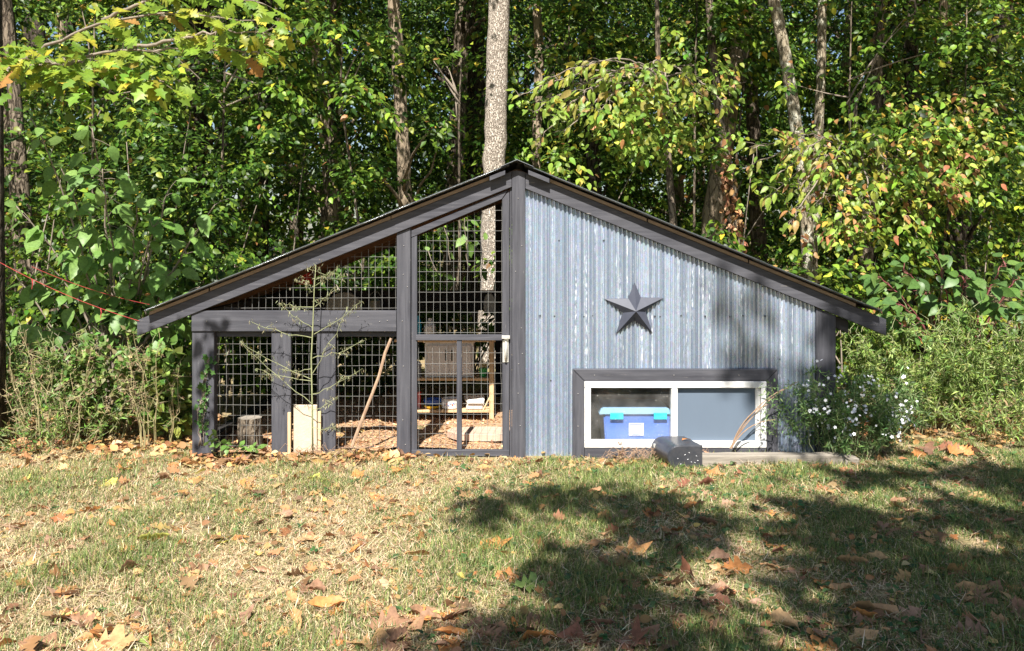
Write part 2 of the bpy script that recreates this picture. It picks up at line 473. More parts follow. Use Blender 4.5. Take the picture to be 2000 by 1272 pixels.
# laths: tan strips that lie between the steel and the rake board
for a, b in ((-2.69, -2.25), (-2.24, -1.66), (-1.655, -0.90), (-0.895, -0.17)):
    MB().prism(rake(a, b, 0.008, 0.0335), YF - 0.034, YF + 0.017).build('lath', M['lath'], coop, bevel=0.001)
for a, b in ((0.28, 1.0), (1.01, 1.75), (1.76, 2.55)):
    MB().prism(rake(a, b, 0.008, 0.0335), YF - 0.034, YF + 0.017).build('lath', M['lath'], coop, bevel=0.001)
for a, b in ((-0.165, -0.05), (0.12, 0.275)):
    MB().prism(rake(a, b, 0.012, 0.045), YR0 + 0.02, YF - 0.03).build('ridge_cleat', M['paint_h'], coop, bevel=0.001)

def roof_panel(xa, xb, lift, mat):
    """One length of corrugated steel from the front edge to the back, ribs running down the slope."""
    ys = np.linspace(YR0, YR1, 280)
    xs = np.linspace(xa, xb, 5)
    v = []
    for top in (0.0, 0.0016):
        for x in xs:
            z = roof_z(x) + lift + 0.007 * np.sin((ys - YR0) / 0.068 * 2 * math.pi) + top
            v.append(np.stack([np.full_like(ys, x), ys, z], -1))
    v = np.concatenate(v); n = len(ys)
    f = []
    for layer in range(2):
        for i in range(4):
            a = (layer * 5 + i) * n + np.arange(n - 1)
            r = np.stack([a, a + n, a + n + 1, a + 1], -1)
            f.append(r if layer == 0 else r[:, ::-1])
    rim = []
    for i in range(4):
        for j in (0, n - 1):
            a = i * n + j; rim.append([a, a + n, a + n + 5 * n, a + 5 * n])
    for i in (0, 4):
        a = i * n + np.arange(n - 1)
        f.append(np.stack([a, a + 1, a + 1 + 5 * n, a + 5 * n], -1))
    f.append(np.array(rim))
    return link('roof_panel', np_mesh('roof_panel', v, np.concatenate(f), smooth=False), mat, coop)
for a, b, h in ((EL, -1.72, 0.008), (-1.80, -0.88, 0.011), (-0.96, -0.02, 0.014)): roof_panel(a, b, h, M['roof_steel'])
for a, b, h in ((0.09, 1.02, 0.014), (0.94, 1.86, 0.011), (1.78, ER, 0.008)): roof_panel(a, b, h, M['roof_steel'])
MB().prism([(RX - 0.12, roof_z(RX - 0.12) + 0.024), (RX, RZ + 0.026), (RX + 0.12, roof_z(RX + 0.12) + 0.024),
            (RX + 0.12, roof_z(RX + 0.12) + 0.027), (RX, RZ + 0.03), (RX - 0.12, roof_z(RX - 0.12) + 0.027)], YR0 - 0.01, YR1 + 0.01).build('ridge_cap', M['roof_steel'], coop)

# corrugated steel wall, in overlapping sheets with the window left open
PITCH, AMP = 0.0318, 0.0165
WX0, WX1, WZ0, WZ1 = X(1128), X(1506), Z(884), Z(731)
def wall_sheet(xa, xb, y, ph=0.0):
    n = max(int((xb - xa) / PITCH * 12), 8)
    xs = np.linspace(xa, xb, n)
    yv = y + AMP * .45 - AMP * np.abs(np.cos(xs / PITCH * math.pi + ph)) ** .8 + 0.0012 * np.sin(xs * 7)
    rows_hi = np.array([roof_z(x) - 0.12 for x in xs])
    v = []; f = []
    def strip(mask, lo, hi):
        ii = np.where(mask)[0]
        if len(ii) < 2: return
        base = len(v)
        m = 7
        for i in ii:
            a = lo if np.isscalar(lo) else lo[i]; b = hi if np.isscalar(hi) else hi[i]
            for t in np.linspace(0, 1, m): v.append((xs[i], yv[i], a + (b - a) * t))
        for k in range(len(ii) - 1):
            if ii[k + 1] != ii[k] + 1: continue
            for r in range(m - 1):
                a = base + k * m + r
                f.append((a, a + m, a + m + 1, a + 1))
    dx_ = xs[1] - xs[0]; inside = (xs > WX0 - dx_) & (xs < WX1 + dx_)
    out_l, out_r = xs <= WX0, xs >= WX1
    strip(out_l, -0.03, rows_hi); strip(out_r, -0.03, rows_hi)
    strip(inside, WZ1, rows_hi)
    me = np_mesh('wall_panel', np.array(v), np.array(f), smooth=True)
    return link('wall_panel', me, M['steel'], coop)
wall_sheet(X(1025), X(1166), YF + 0.022)
wall_sheet(X(1158), X(1318), YF + 0.0195)
wall_sheet(X(1310), X(1468), YF + 0.022, 0.2)
wall_sheet(X(1461), X(1595), YF + 0.0195, 0.2)

# screws in the steel, nail heads in the boards
def studs(name, pts, r, mat, y):
    me = None
    for (x, z) in pts:
        if me is None:
            p = MB().tube([(0, 0.004, 0), (0, -0.003, 0), (0, -0.0045, 0)], [r, r, r * 0.6], 8)
            me = bpy.data.meshes.new(name); me.from_pydata(p.v, [], p.f); me.materials.append(mat)
        o = link(name, me, mat, coop)
        o.location = Vector((x, y, z)) - coop.location
studs('screw', [(X(a), Z(617 + (i % 3))) for i, a in enumerate((1055, 1083, 1141, 1158, 1280, 1290, 1331, 1378, 1426, 1452, 1496))] +
      [(X(a), Z(b)) for a, b in ((1076, 744), (1524, 702), (1490, 560), (1300, 470), (1180, 470), (1092, 470))], 0.006, M['screw'], YF + 0.015)
studs('nail', [(X(a), Z(b)) for a, b in ((405, 627), (541, 628), (742, 628), (757, 626), (622, 626), (700, 618))], 0.0035, M['nail'], YF - 0.013)
studs('nail', [(X(a), Z(b)) for a, b in ((788, 536), (786, 627), (788, 715), (789, 480), (787, 820), (792, 868), (796, 560))], 0.0035, M['nail'], YF - 0.007)
studs('nail', [(X(a), Z(b)) for a, b in ((1013, 710), (1020, 690), (1012, 767), (1016, 830), (1007, 530), (1019, 480), (1012, 388), (1018, 640))], 0.0035, M['nail'], YF - 0.029)
studs('nail', [(X(a), Z(b)) for a, b in ((1160, 731), (1314, 731), (1440, 731), (1128, 767), (1128, 830))], 0.0035, M['nail'], YF - 0.047)

# welded wire mesh of the run
def wire_bay(name, parent, x0, x1, z0, ztop, y, xo=0.0, zo=0.0, jit=0.0022):
    b = MB()
    dx, dz, r = 0.0515, 0.0765, 0.0012
    xs = np.arange(x0 + 0.008 + xo, x1, dx)
    zmax = max(ztop(x0), ztop(x1))
    zs = np.arange(z0 + 0.012 + zo, zmax, dz)
    for x in xs:
        top = ztop(x)
        if top < z0 + 0.01: continue
        n = max(3, int((top - z0) / 0.09))
        j = np.cumsum(rng.normal(0, jit * 0.6, n)); j -= np.linspace(0, j[-1], n)
        b.tube([(x + j[i], y + rng.normal(0, 0.0012), z0 + (top - z0) * i / (n - 1)) for i in range(n)], r, 5)
    for z in zs:
        xsn = np.linspace(x0, x1, 25)
        ok = [x for x in xsn if ztop(x) > z]
        if len(ok) < 3: continue
        xa, xb = ok[0], ok[-1]
        if xb - xa < 0.05: continue
        n = max(3, int((xb - xa) / 0.1))
        j = np.cumsum(rng.normal(0, jit * 0.6, n)); j -= np.linspace(0, j[-1], n)
        b.tube([(xa + (xb - xa) * i / (n - 1), y - 0.004 + rng.normal(0, 0.0012), z + j[i]) for i in range(n)], r, 5)
    return b.build(name, M['wire'], parent)
rk = lambda d: (lambda x: roof_z(x) - d)
wire_bay('wire_mesh', coop, X(405), X(775), Z(606), rk(0.185), YF + 0.055, 0.0, 0.0)
wire_bay('wire_mesh', coop, X(419), X(531), Z(882), lambda x: Z(651), YF + 0.052, 0.01, 0.02, 0.004)
wire_bay('wire_mesh', coop, X(567), X(620), Z(882), lambda x: Z(651), YF + 0.052, 0.02, 0.02, 0.004)
wire_bay('wire_mesh', coop, X(654), X(775), Z(882), lambda x: Z(651), YF + 0.052, 0.005, 0.01, 0.004)

# the door of the run
door = bpy.data.objects.new('door', None); COL.objects.link(door); door.parent = coop
door.location = (X(803), 0, 0); door['label'] = 'tall slant-topped wire door with charcoal frame'
YD = YF + 0.0
def dprism(name, xz, y0, y1, mat): return MB().prism(xz, y0, y1).build(name, M[mat], door, bevel=0.0025)
dtop = lambda px: Z(452 + (px - 801) * (371 - 452) / (992 - 801))
dprism('stile', [(X(803.5), Z(891)), (X(814.5), Z(891)), (X(814.5), dtop(814.5) - 0.052), (X(803.5), dtop(803.5) - 0.052)], YD, YD + 0.035, 'paint_v')
dprism('stile', [(X(981), Z(891)), (X(995), Z(891)), (X(995), dtop(995) - 0.005), (X(981), dtop(981) - 0.052)], YD + 0.001, YD + 0.035, 'paint_v')
dprism('top_rail', [(X(803.5), dtop(803.5) - 0.050), (X(980.5), dtop(980.5) - 0.050), (X(993), dtop(993)), (X(803.5), dtop(803.5))], YD - 0.004, YD + 0.033, 'paint_h')
dprism('bottom_rail', [(X(803.5), Z(891.5)), (X(995), Z(891.5)), (X(995), Z(879)), (X(803.5), Z(879))], YD - 0.006, YD + 0.032, 'paint_h')
dprism('cross_rail', [(X(812), Z(665)), (X(985), Z(665)), (X(985), Z(654)), (X(812), Z(654))], YD - 0.010, YD + 0.03, 'paint_h')
dprism('muntin', [(X(892), Z(879)), (X(902), Z(879)), (X(902), Z(665.3)), (X(892), Z(665.3))], YD - 0.003, YD + 0.03, 'paint_v')
wire_bay('wire_mesh', door, X(813), X(983), Z(657), lambda x: dtop(1000 + x * 262) - 0.06, YD + 0.041, 0.012, 0.01)
wire_bay('wire_mesh', door, X(813), X(983), Z(882), lambda x: Z(671), YD + 0.041, 0.006, 0.03, 0.004)
h = MB(); h.box(X(981.5), X(993.5), YD - 0.006, YD + 0.001, Z(708), Z(662)); h.box(X(980), X(996), YD - 0.03, YD - 0.0055, Z(661.5), Z(655))
handle = h.build('handle', M['latch'], door, bevel=0.002); handle['label'] = 'bright zinc thumb latch with pull handle'
h = MB(); h.tube([(X(988), YD - 0.004, Z(666)), (X(988), YD - 0.03, Z(670)), (X(988), YD - 0.042, Z(680)), (X(988), YD - 0.042, Z(690)), (X(987.5), YD - 0.03, Z(700)), (X(987.5), YD - 0.004, Z(705))], [0.008, 0.009, 0.010, 0.010, 0.008, 0.007], 8)
h.build('grip', M['latch'], door, smooth=True)

# window with white vinyl frame and charcoal trim
win = bpy.data.objects.new('window', None); COL.objects.link(win); win.parent = coop
win['label'] = 'low sliding window with white frame and mitred charcoal trim'
YT = YF - 0.045
def trim(xz): MB().prism(xz, YT, YF + 0.012).build('trim_board', M['paint_h'], win, bevel=0.003)
a, b_, c, d = X(1118), X(1140.5), X(1493.5), X(1516)
t0, t1, u0, u1 = Z(720), Z(743), Z(872.5), Z(893)
trim([(a + 0.002, t0), (b_ + 0.002, t1), (c - 0.002, t1), (d - 0.002, t0)][::-1])
MB().prism([(a, u1), (b_, u1), (b_, t1 - 0.002), (a, t0 - 0.003)], YT + 0.001, YF + 0.012).build('trim_board', M['paint_v'], win, bevel=0.003)
MB().prism([(c, u1), (d, u1), (d, t0 - 0.003), (c, t1 - 0.002)], YT + 0.001, YF + 0.012).build('trim_board', M['paint_v'], win, bevel=0.003)
trim([(b_ + 0.002, u1), (c - 0.002, u1), (c - 0.002, u0), (b_ + 0.002, u0)])
def bar(name, x0, x1, z0, z1, y0, y1): return MB().box(x0, x1, y0, y1, z0, z1).build(name, M['vinyl'], win, bevel=0.004)
YW = YT - 0.006
bar('frame', b_, c, Z(756), Z(743.3), YW, YF + 0.03)
bar('frame', b_, c, Z(872), Z(859.5), YW, YF + 0.03)
bar('frame', b_, X(1153), Z(859.2), Z(756.3), YW + 0.002, YF + 0.03)
bar('frame', X(1483), c, Z(859.2), Z(756.3), YW + 0.002, YF + 0.03)
bar('mullion', X(1309.5), X(1321.5), Z(859.2), Z(756.3), YW + 0.004, YF + 0.028)
bar('sash', X(1473.5), X(1482.5), Z(859.0), Z(756.5), YW + 0.022, YF + 0.026)

def glass_mat(name, dust_glare, screen=False):
    m, n, l, b = nt(name)
    tr = n.new('ShaderNodeBsdfTransparent'); gl = n.new('ShaderNodeBsdfGlossy'); df = n.new('ShaderNodeBsdfDiffuse')
    gl.inputs['Roughness'].default_value = 0.02
    ge = n.new('ShaderNodeNewGeometry'); dt = n.new('ShaderNodeVectorMath'); dt.operation = 'DOT_PRODUCT'
    l.new(ge.outputs['Normal'], dt.inputs[0]); l.new(ge.outputs['Incoming'], dt.inputs[1])
    ab = n.new('ShaderNodeMath'); ab.operation = 'ABSOLUTE'; l.new(dt.outputs['Value'], ab.inputs[0])
    om = n.new('ShaderNodeMath'); om.operation = 'SUBTRACT'; om.inputs[0].default_value = 1; l.new(ab.outputs[0], om.inputs[1])
    pw = n.new('ShaderNodeMath'); pw.operation = 'POWER'; l.new(om.outputs[0], pw.inputs[0]); pw.inputs[1].default_value = 5
    fr = n.new('ShaderNodeMath'); fr.operation = 'MULTIPLY_ADD'; l.new(pw.outputs[0], fr.inputs[0]); fr.inputs[1].default_value = 0.96; fr.inputs[2].default_value = 0.04
    m1 = n.new('ShaderNodeMixShader'); l.new(fr.outputs[0], m1.inputs[0]); l.new(tr.outputs[0], m1.inputs[1]); l.new(gl.outputs[0], m1.inputs[2])
    if screen:
        df.inputs[0].default_value = (0.125, 0.158, 0.20, 1)
        f = noise(n, l, coords(n, l, (5, 5, 2.5)), 1, 5)
        fac = ramp(n, l, f, [(0.3, (0.93,) * 3), (0.7, (0.985,) * 3)])
        m2 = n.new('ShaderNodeMixShader'); l.new(fac, m2.inputs[0]); l.new(m1.outputs[0], m2.inputs[1]); l.new(df.outputs[0], m2.inputs[2])
    else:
        df.inputs[0].default_value = (0.62, 0.60, 0.56, 1)
        vo = n.new('ShaderNodeTexVoronoi'); vo.inputs['Scale'].default_value = 1; l.new(coords(n, l, 46), vo.inputs['Vector'])
        sp = ramp(n, l, vo.outputs['Distance'], [(0.08, (1, 1, 1)), (0.17, (0, 0, 0))])
        keep = ramp(n, l, noise(n, l, coords(n, l, 25), 1, 2), [(0.56, (0, 0, 0)), (0.64, (0.75,) * 3)])
        film = ramp(n, l, noise(n, l, coords(n, l, 7), 1, 6), [(0.3, (0.012,) * 3), (0.75, (dust_glare,) * 3)])  # thin dust film, strengthened so its pale colour doubles as glare
        a1 = n.new('ShaderNodeMath'); a1.operation = 'MULTIPLY'; l.new(sp, a1.inputs[0]); l.new(keep, a1.inputs[1])
        a2 = n.new('ShaderNodeMath'); a2.operation = 'MAXIMUM'; l.new(a1.outputs[0], a2.inputs[0]); l.new(film, a2.inputs[1])
        m2 = n.new('ShaderNodeMixShader'); l.new(a2.outputs[0], m2.inputs[0]); l.new(m1.outputs[0], m2.inputs[1]); l.new(df.outputs[0], m2.inputs[2])
    l.new(m2.outputs[0], n['Material Output'].inputs[0])
    return m
MB().box(X(1152), X(1311), YF - 0.006, YF - 0.003, Z(861), Z(755)).build('pane', glass_mat('dusty_glass', 0.08), win)['label'] = 'dusty clear pane with a storage box behind it'
MB().box(X(1321), X(1474), YF - 0.014, YF - 0.012, Z(861), Z(755)).build('screen', glass_mat('insect_screen', 0, True), win)['label'] = 'grey blue insect screen'

# the closed hen house behind the steel
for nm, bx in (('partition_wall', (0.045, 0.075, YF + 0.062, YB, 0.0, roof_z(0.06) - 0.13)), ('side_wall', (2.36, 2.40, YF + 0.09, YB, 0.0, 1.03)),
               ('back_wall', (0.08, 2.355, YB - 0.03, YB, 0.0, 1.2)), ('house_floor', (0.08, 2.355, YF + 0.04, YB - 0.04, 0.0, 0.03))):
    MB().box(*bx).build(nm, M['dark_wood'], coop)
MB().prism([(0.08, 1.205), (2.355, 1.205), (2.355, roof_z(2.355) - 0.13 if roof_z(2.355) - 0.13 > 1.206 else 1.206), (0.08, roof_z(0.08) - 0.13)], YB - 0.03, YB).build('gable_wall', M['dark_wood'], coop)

# star of folded metal hung on the steel
star_b = MB()
sc_ = np.array([X(1240), YF + 0.006, Z(607)])
tips = [(1239.5, 552), (1296, 582), (1274.5, 650.5), (1203.5, 652), (1180, 584)]
inn = [(1251.5, 581), (1260.5, 607.5), (1238.5, 626), (1216.5, 611), (1227, 583)]
ap = sc_ + np.array([0, -0.072, 0.0])
ring = []
for (a, b), (c, d) in zip(tips, inn): ring += [(X(a), YF + 0.004, Z(b)), (X(c), YF - 0.006, Z(d))]
v = [tuple(ap)] + ring + [(p[0], YF + 0.018, p[2]) for p in ring]
f = [(0, 1 + (k + 1) % 10, 1 + k) for k in range(10)] + [(1 + k, 1 + (k + 1) % 10, 11 + (k + 1) % 10, 11 + k) for k in range(10)]
star_b.add(v, f)
st = star_b.build('barn_star', M['star'], None)
tag(st, 'charcoal five-pointed metal barn star hung on the corrugated steel wall', 'star')
st.data.update()

# ------------------------------------------------------------------ things inside the house and the run
bx = empty('storage_box', (1.05, 6.9, 0.03), 'blue clear plastic storage box with aqua latches behind the window pane', 'storage box')
y0 = YF + 0.055
xa, xb, za, zb = X(1177), X(1313), Z(866), Z(813)
b = MB(); v = [(xa + .03, y0, 0.03), (xb - .01, y0, 0.03), (xb - .01, y0 + .36, 0.03), (xa + .03, y0 + .36, 0.03), (xa + 0.012, y0 - .008, zb), (xb, y0 - .008, zb), (xb, y0 + .38, zb), (xa + 0.012, y0 + .38, zb)]
b.add(v, [(0, 3, 2, 1), (4, 5, 6, 7), (0, 1, 5, 4), (1, 2, 6, 5), (2, 3, 7, 6), (3, 0, 4, 7)]).build('tub', M['tub'], bx, bevel=0.012, seg=2)
b = MB(); z1 = zb + 0.052
v = [(xa - .025, y0 - .02, zb + .001), (xb + .01, y0 - .02, zb + .001), (xb + .01, y0 + .4, zb + .001), (xa - .025, y0 + .4, zb + .001), (xa + .0, y0 + .0, z1), (xb - .02, y0 + .0, z1), (xb - .02, y0 + .37, z1), (xa + .0, y0 + .37, z1)]
b.add(v, [(0, 3, 2, 1), (4, 5, 6, 7), (0, 1, 5, 4), (1, 2, 6, 5), (2, 3, 7, 6), (3, 0, 4, 7)]).build('lid', M['tub_lid'], bx, bevel=0.008, seg=2)
for px in (1192.5, 1278):
    MB().box(X(px), X(px + 26), y0 - .034, y0 - .019, Z(821), Z(808)).build('latch', M['aqua'], bx, bevel=0.003)
lb = MB().box(X(1230), X(1259), y0 - .0125, y0 - .0095, Z(853), Z(829)).build('label_sheet', M['paper'], bx)
ib = MB().box(X(1232), X(1257), y0 - .0145, y0 - .0128, Z(831.5), Z(830.5)).box(X(1236), X(1251), y0 - .0145, y0 - .0128, Z(851.5), Z(850.2)).box(X(1232), X(1233.5), y0 - .0145, y0 - .0128, Z(835), Z(832.5))
ib.build('print', M['ink'], lb)

sh = empty('shelf', (-0.5, 7.75, 0.02), 'rough pale pine shelf unit standing on the mulch inside the run', 'shelf')
SY = 7.68
def sbox(x0, x1, y0, y1, z0, z1, name, mat='pine_h', par=sh): return MB().box(x0, x1, y0, y1, z0, z1).build(name, M[mat], par, bevel=0.003)
def SX(px, Y=SY): return (px - CX) / F * Y
def SZ(py, Y=SY): return EYE - (py - HZ) / F * Y
sbox(SX(955.5), SX(964.5), SY, SY + 0.04, 0.0, SZ(668), 'leg', 'pine')
sbox(SX(955.5), SX(964.5), SY + 0.30, SY + 0.34, 0.0, SZ(668), 'leg', 'pine')
sbox(SX(775), SX(784), SY, SY + 0.04, 0.0, SZ(668), 'leg', 'pine')
sbox(SX(775), SX(784), SY + 0.30, SY + 0.34, 0.0, SZ(668), 'leg', 'pine')
sbox(SX(775), SX(955), SY - 0.01, SY + 0.36, SZ(806), SZ(801), 'shelf_board')
sbox(SX(775), SX(955), SY - 0.01, SY + 0.36, SZ(743.5), SZ(738.5), 'shelf_board')
sbox(SX(770), SX(968), SY - 0.01, SY + 0.36, SZ(668), SZ(663), 'shelf_board')
MB().tube([(SX(944), SY + 0.01, SZ(801)), (SX(957), SY + 0.015, SZ(776))], 0.008, 4).build('brace', M['pine'], sh)
zl, zm, zt = SZ(801) + 0.001, SZ(738.5) + 0.001, SZ(663) + 0.001

cb = empty('cabinet', (SX(877), SY + .2, zm), 'taupe two-door cabinet on the middle board of the shelf', 'cabinet')
sbox(SX(829), SX(925), SY + 0.03, SY + 0.26, zm, zm + 0.305, 'body', 'beige', cb)
d1 = sbox(SX(834), SX(876.3), SY + 0.016, SY + 0.029, zm + 0.02, zm + 0.285, 'door', 'beige', cb)
d2 = sbox(SX(877), SX(920), SY + 0.016, SY + 0.029, zm + 0.02, zm + 0.285, 'door', 'beige', cb)
sbox(SX(826), SX(928), SY + 0.015, SY + 0.27, zm + 0.306, zm + 0.318, 'top', 'beige', cb)
MB().tube([(SX(870.5), SY + .014, zm + .24), (SX(870.5), SY - .004, zm + .235), (SX(870.5), SY - .004, zm + .155), (SX(870.5), SY + .014, zm + .15)], 0.005, 6).build('handle', M['blackm'], d1)
MB().tube([(SX(882.5), SY + .014, zm + .24), (SX(882.5), SY - .004, zm + .235), (SX(882.5), SY - .004, zm + .155), (SX(882.5), SY + .014, zm + .15)], 0.005, 6).build('handle', M['blackm'], d2)

def turned(name, prof, px, Y, z0, mat, label, cat, sx=1, sy=1, sides=22, top=True):
    o = MB().lathe(prof, 0, 0, 0, sides, sx, sy).build(name, M[mat], None, smooth=False)
    o.location = ((px - CX) / F * Y, Y, z0)
    return tag(o, label, cat) if label else o
YI = SY + 0.08
turned('bowl', [(.05, 0), (.075, .012), (.082, .03), (.074, .03), (.05, .012)], 845, YI, zl, 'yellow', 'yellow bowl under the blue bowl on the low shelf board', 'bowl')
turned('bowl', [(.055, .0), (.078, .02), (.084, .052), (.078, .05), (.06, .01)], 845, YI, zl + .0305, 'blue', 'blue bowl nested in a yellow bowl on the low shelf board', 'bowl')
pl = turned('planter', [(.065, 0), (.08, .01), (.086, .06), (.080, .085), (.084, .09), (.074, .09), (.07, .05)], 880, YI, zl, 'white', 'white planter painted with red flowers on the low shelf board', 'planter')
for dx, dz, mt, r in ((-.03, .052, 'red', .008), (-.014, .04, 'ink', .005), (.004, .055, 'ink', .006), (.02, .045, 'red', .006), (.034, .056, 'ink', .005), (-.045, .04, 'ink', .004)):
    yy0 = -math.sqrt(.087 ** 2 - dx ** 2)
    o = MB().tube([(dx, yy0 + .01, dz), (dx, yy0 - .001, dz)], r, 7).build('painted_flower', M[mt], None); o.parent = pl
tb = empty('dish_tub', (SX(922), YI, zl), 'white plastic tub with an open front on the low shelf board', 'tub')
b = MB(); xa, xb = SX(907), SX(946)
v = [(xa + .01, YI - .08, zl), (xb - .01, YI - .08, zl), (xb - .01, YI + .09, zl), (xa + .01, YI + .09, zl), (xa + .03, YI - .10, zl + .075), (xb + .0, YI - .1, zl + .085), (xb, YI + .1, zl + .10), (xa - .02, YI + .1, zl + .10)]
b.add(v, [(0, 3, 2, 1), (4, 5, 6, 7), (0, 1, 5, 4), (1, 2, 6, 5), (2, 3, 7, 6), (3, 0, 4, 7)]).build('basin', M['white'], tb, bevel=0.01, seg=2)
MB().box(xa + .03, xb - .01, YI - .11, YI - .099, zl + .06, zl + .075).build('rim', M['white'], tb, bevel=0.003)
rb = sbox(SX(812), SX(819.5), YI, YI + .06, zl, zl + .14, 'red_canister', 'red', None); tag(rb, 'red canister at the left end of the low shelf board', 'canister')
turned('flowerpot', [(.03, 0), (.04, .07), (.045, .075), (.036, .075)], 944, YI, zm, 'green', 'small green pot on the shelf board right of the taupe cabinet', 'flowerpot')
turned('lantern', [(.035, 0), (.035, .02), (.028, .03), (.028, .09), (.036, .10), (.02, .13), (.006, .14)], 816.5, YI, zm, 'enamel', 'grey lantern on the shelf left of the taupe cabinet', 'lantern')
turned('bottle', [(.028, 0), (.03, .01), (.03, .15), (.014, .18), (.014, .20)], 816.5, YI, zt, 'teal', 'teal bottle on the top shelf board by the door post', 'bottle')
turned('jug', [(.05, 0), (.055, .02), (.055, .11), (.03, .15), (.018, .16), (.018, .18)], 840, YI, zt, 'white', 'white plastic jug on the top shelf board', 'jug')
# things hung on the dark beam at the back of the run
def BX(px): return (px - CX) / F * YB
def BZ(py): return EYE - (py - HZ) / F * YB
disc = lambda px, py, r, n=24: [(BX(px) + r * math.cos(2 * math.pi * k / n), BZ(py) + r * math.sin(2 * math.pi * k / n)) for k in range(n)]
o = MB().prism(disc(673, 607, .195), YB - .03, YB + .006).build('basin', M['enamel'], None, bevel=0.006); tag(o, 'round grey enamel basin hung on the dark back beam', 'basin')
kt = empty('enamel_pail', (BX(735), YB - .07, BZ(607)), 'small white lidded pail with a wire bail on the back beam', 'pail')
MB().lathe([(.055, 0), (.062, .01), (.065, .105), (.062, .11), (.02, .13), (.008, .145)], BX(735), YB - .07, BZ(607), 18).build('pail_body', M['enamel'], kt, smooth=False)
MB().tube([(BX(735) + .066 * math.cos(a), YB - .07, BZ(588) + .10 * math.sin(a)) for a in np.linspace(0, math.pi, 9)], 0.004, 5).build('bail', M['wire'], kt)
o = MB().prism([(BX(945), BZ(610)), (BX(968), BZ(610)), (BX(968), BZ(590)), (BX(964), BZ(578)), (BX(960), BZ(573)), (BX(952), BZ(573)), (BX(948), BZ(578)), (BX(944), BZ(592))], YB - .02, YB + .004).build('paddle', M['enamel'], None, bevel=0.004)
tag(o, 'grey oval paddle hung on the dark back beam near the ridge', 'paddle')
Yf = 8.2
o = MB().prism([((582 - CX) / F * Yf, EYE - (556 - HZ) / F * Yf), ((611 - CX) / F * Yf, EYE - (556 - HZ) / F * Yf), ((600 - CX) / F * Yf, EYE - (526 - HZ) / F * Yf), ((594 - CX) / F * Yf, EYE - (526 - HZ) / F * Yf)], Yf, Yf + .12).build('feeder', M['red'], None, bevel=0.006)
tag(o, 'red plastic feeder hung high inside the run', 'feeder')
# slab, stump, block, stakes and stick
sp = G(940, 868)
sl = MB(); ang = np.linspace(0, 2 * math.pi, 11)[:-1]
pts = [(sp[0] + .02 + .30 * math.cos(a) * (1 + .1 * math.sin(3 * a)), sp[1] + .12 + .17 * math.sin(a) * (1 + .12 * math.cos(2 * a))) for a in ang]
sl.add([(x, y, .03) for x, y in pts] + [(x, y, .085) for x, y in pts], [tuple(range(10, 20))] + [(k, (k + 1) % 10, 10 + (k + 1) % 10, 10 + k) for k in range(10)])
tag(sl.build('stone_slab', M['slab'], None, bevel=0.006), 'flat pinkish stone slab just inside the door', 'stone')
o = empty('tree_stump', (-1.97, 6.78, 0.0), 'short cut stump with pale top behind the first wire bay', 'stump')
b = MB(); ns = 26; v = []
for i, zz in enumerate((0.0, .06, .12, .18, .215)):
    for k in range(ns):
        a = 2 * math.pi * k / ns; r = .088 * (1.12 - .04 * i) * (1 + .05 * math.sin(7 * a + i) + .04 * rng.standard_normal())
        v.append((-2.035 + r * math.cos(a), 6.78 + r * math.sin(a), zz + .01))
b.add(v, [(i * ns + k, i * ns + (k + 1) % ns, (i + 1) * ns + (k + 1) % ns, (i + 1) * ns + k) for i in range(4) for k in range(ns)]).build('bark', M['bark_mid'], o)
MB().add(v[-ns:], [tuple(range(ns))]).build('cut_face', M['weathered'], o)
Y_ = 6.535
o = MB().box((572.5 - CX) / 262, (619 - CX) / 262, YF + .006, YF + .04, -.02, Z(792)).build('block', M['chalk'], None, bevel=0.006)
tag(o, 'cream upright block wedged between the two lower charcoal boards', 'block')
for px0, px1, py, lab in ((561.5, 567.5, 806, 'thin weathered stake left of the cream block'), (620.5, 626.5, 804, 'thin weathered stake right of the cream block')):
    Yk = 6.455
    xk = [(p - CX) / F * Yk for p in (px0, px1)]
    o = MB().box(xk[0], xk[1], Yk, Yk + .018, -.03, EYE - (py - HZ) / F * Yk).build('stake', M['pine'], None, bevel=0.002)
    tag(o, lab, 'stake', 'stakes by the cream block')
pts = [W(687, 872, 6.40), W(700, 838, 6.42), W(722, 782, 6.44), W(740, 735, 6.455), W(752, 690, 6.47), W(764, 661, 6.478)]
tag(MB().tube(pts, [.012, .014, .013, .012, .012, .010], 7, .25).build('stick', M['stick'], None), 'brown crooked stick leaning against the wire left of the door', 'stick')

# fallen mailbox still on its post
mb = empty('mailbox', (1.35, 6.2, 0), 'black arch-top mailbox fallen on its side with its weathered timber post', 'mailbox')
def W0(px, py, Y): return tuple(W(px, py, Y))
Yf0 = 6.13; s = Yf0 / F
cxm, zc = (1371 - CX) * s, 0.075                       # flat bottom of the box faces right
hw, dep = 0.084, 0.24
prof = [(cxm, zc - hw), (cxm, zc + hw)]
for a in np.linspace(math.pi / 2, 3 * math.pi / 2, 25):
    prof.append((cxm - dep + .085 + .085 * math.cos(a), zc + hw * math.sin(a)))
prof = prof[::-1]
ax = np.array([-0.07, 0.29, 0.0])
def shell(p, t0, t1, sc=1.0):
    n = len(p); cxp = np.mean([q[0] for q in p]); czp = np.mean([q[1] for q in p])
    pp = [((q[0] - cxp) * sc + cxp, (q[1] - czp) * sc + czp) for q in p]
    v = [(x + ax[0] * t0, Yf0 + ax[1] * t0, z) for x, z in pp] + [(x + ax[0] * t1, Yf0 + ax[1] * t1, z) for x, z in pp]
    return v, [tuple(range(n))[::-1], tuple(range(n, 2 * n))] + [(i, (i + 1) % n, (i + 1) % n + n, i + n) for i in range(n)]
o = MB().add(*shell(prof, 0.03, 1.0)).build('box_shell', M['mailbox'], mb)
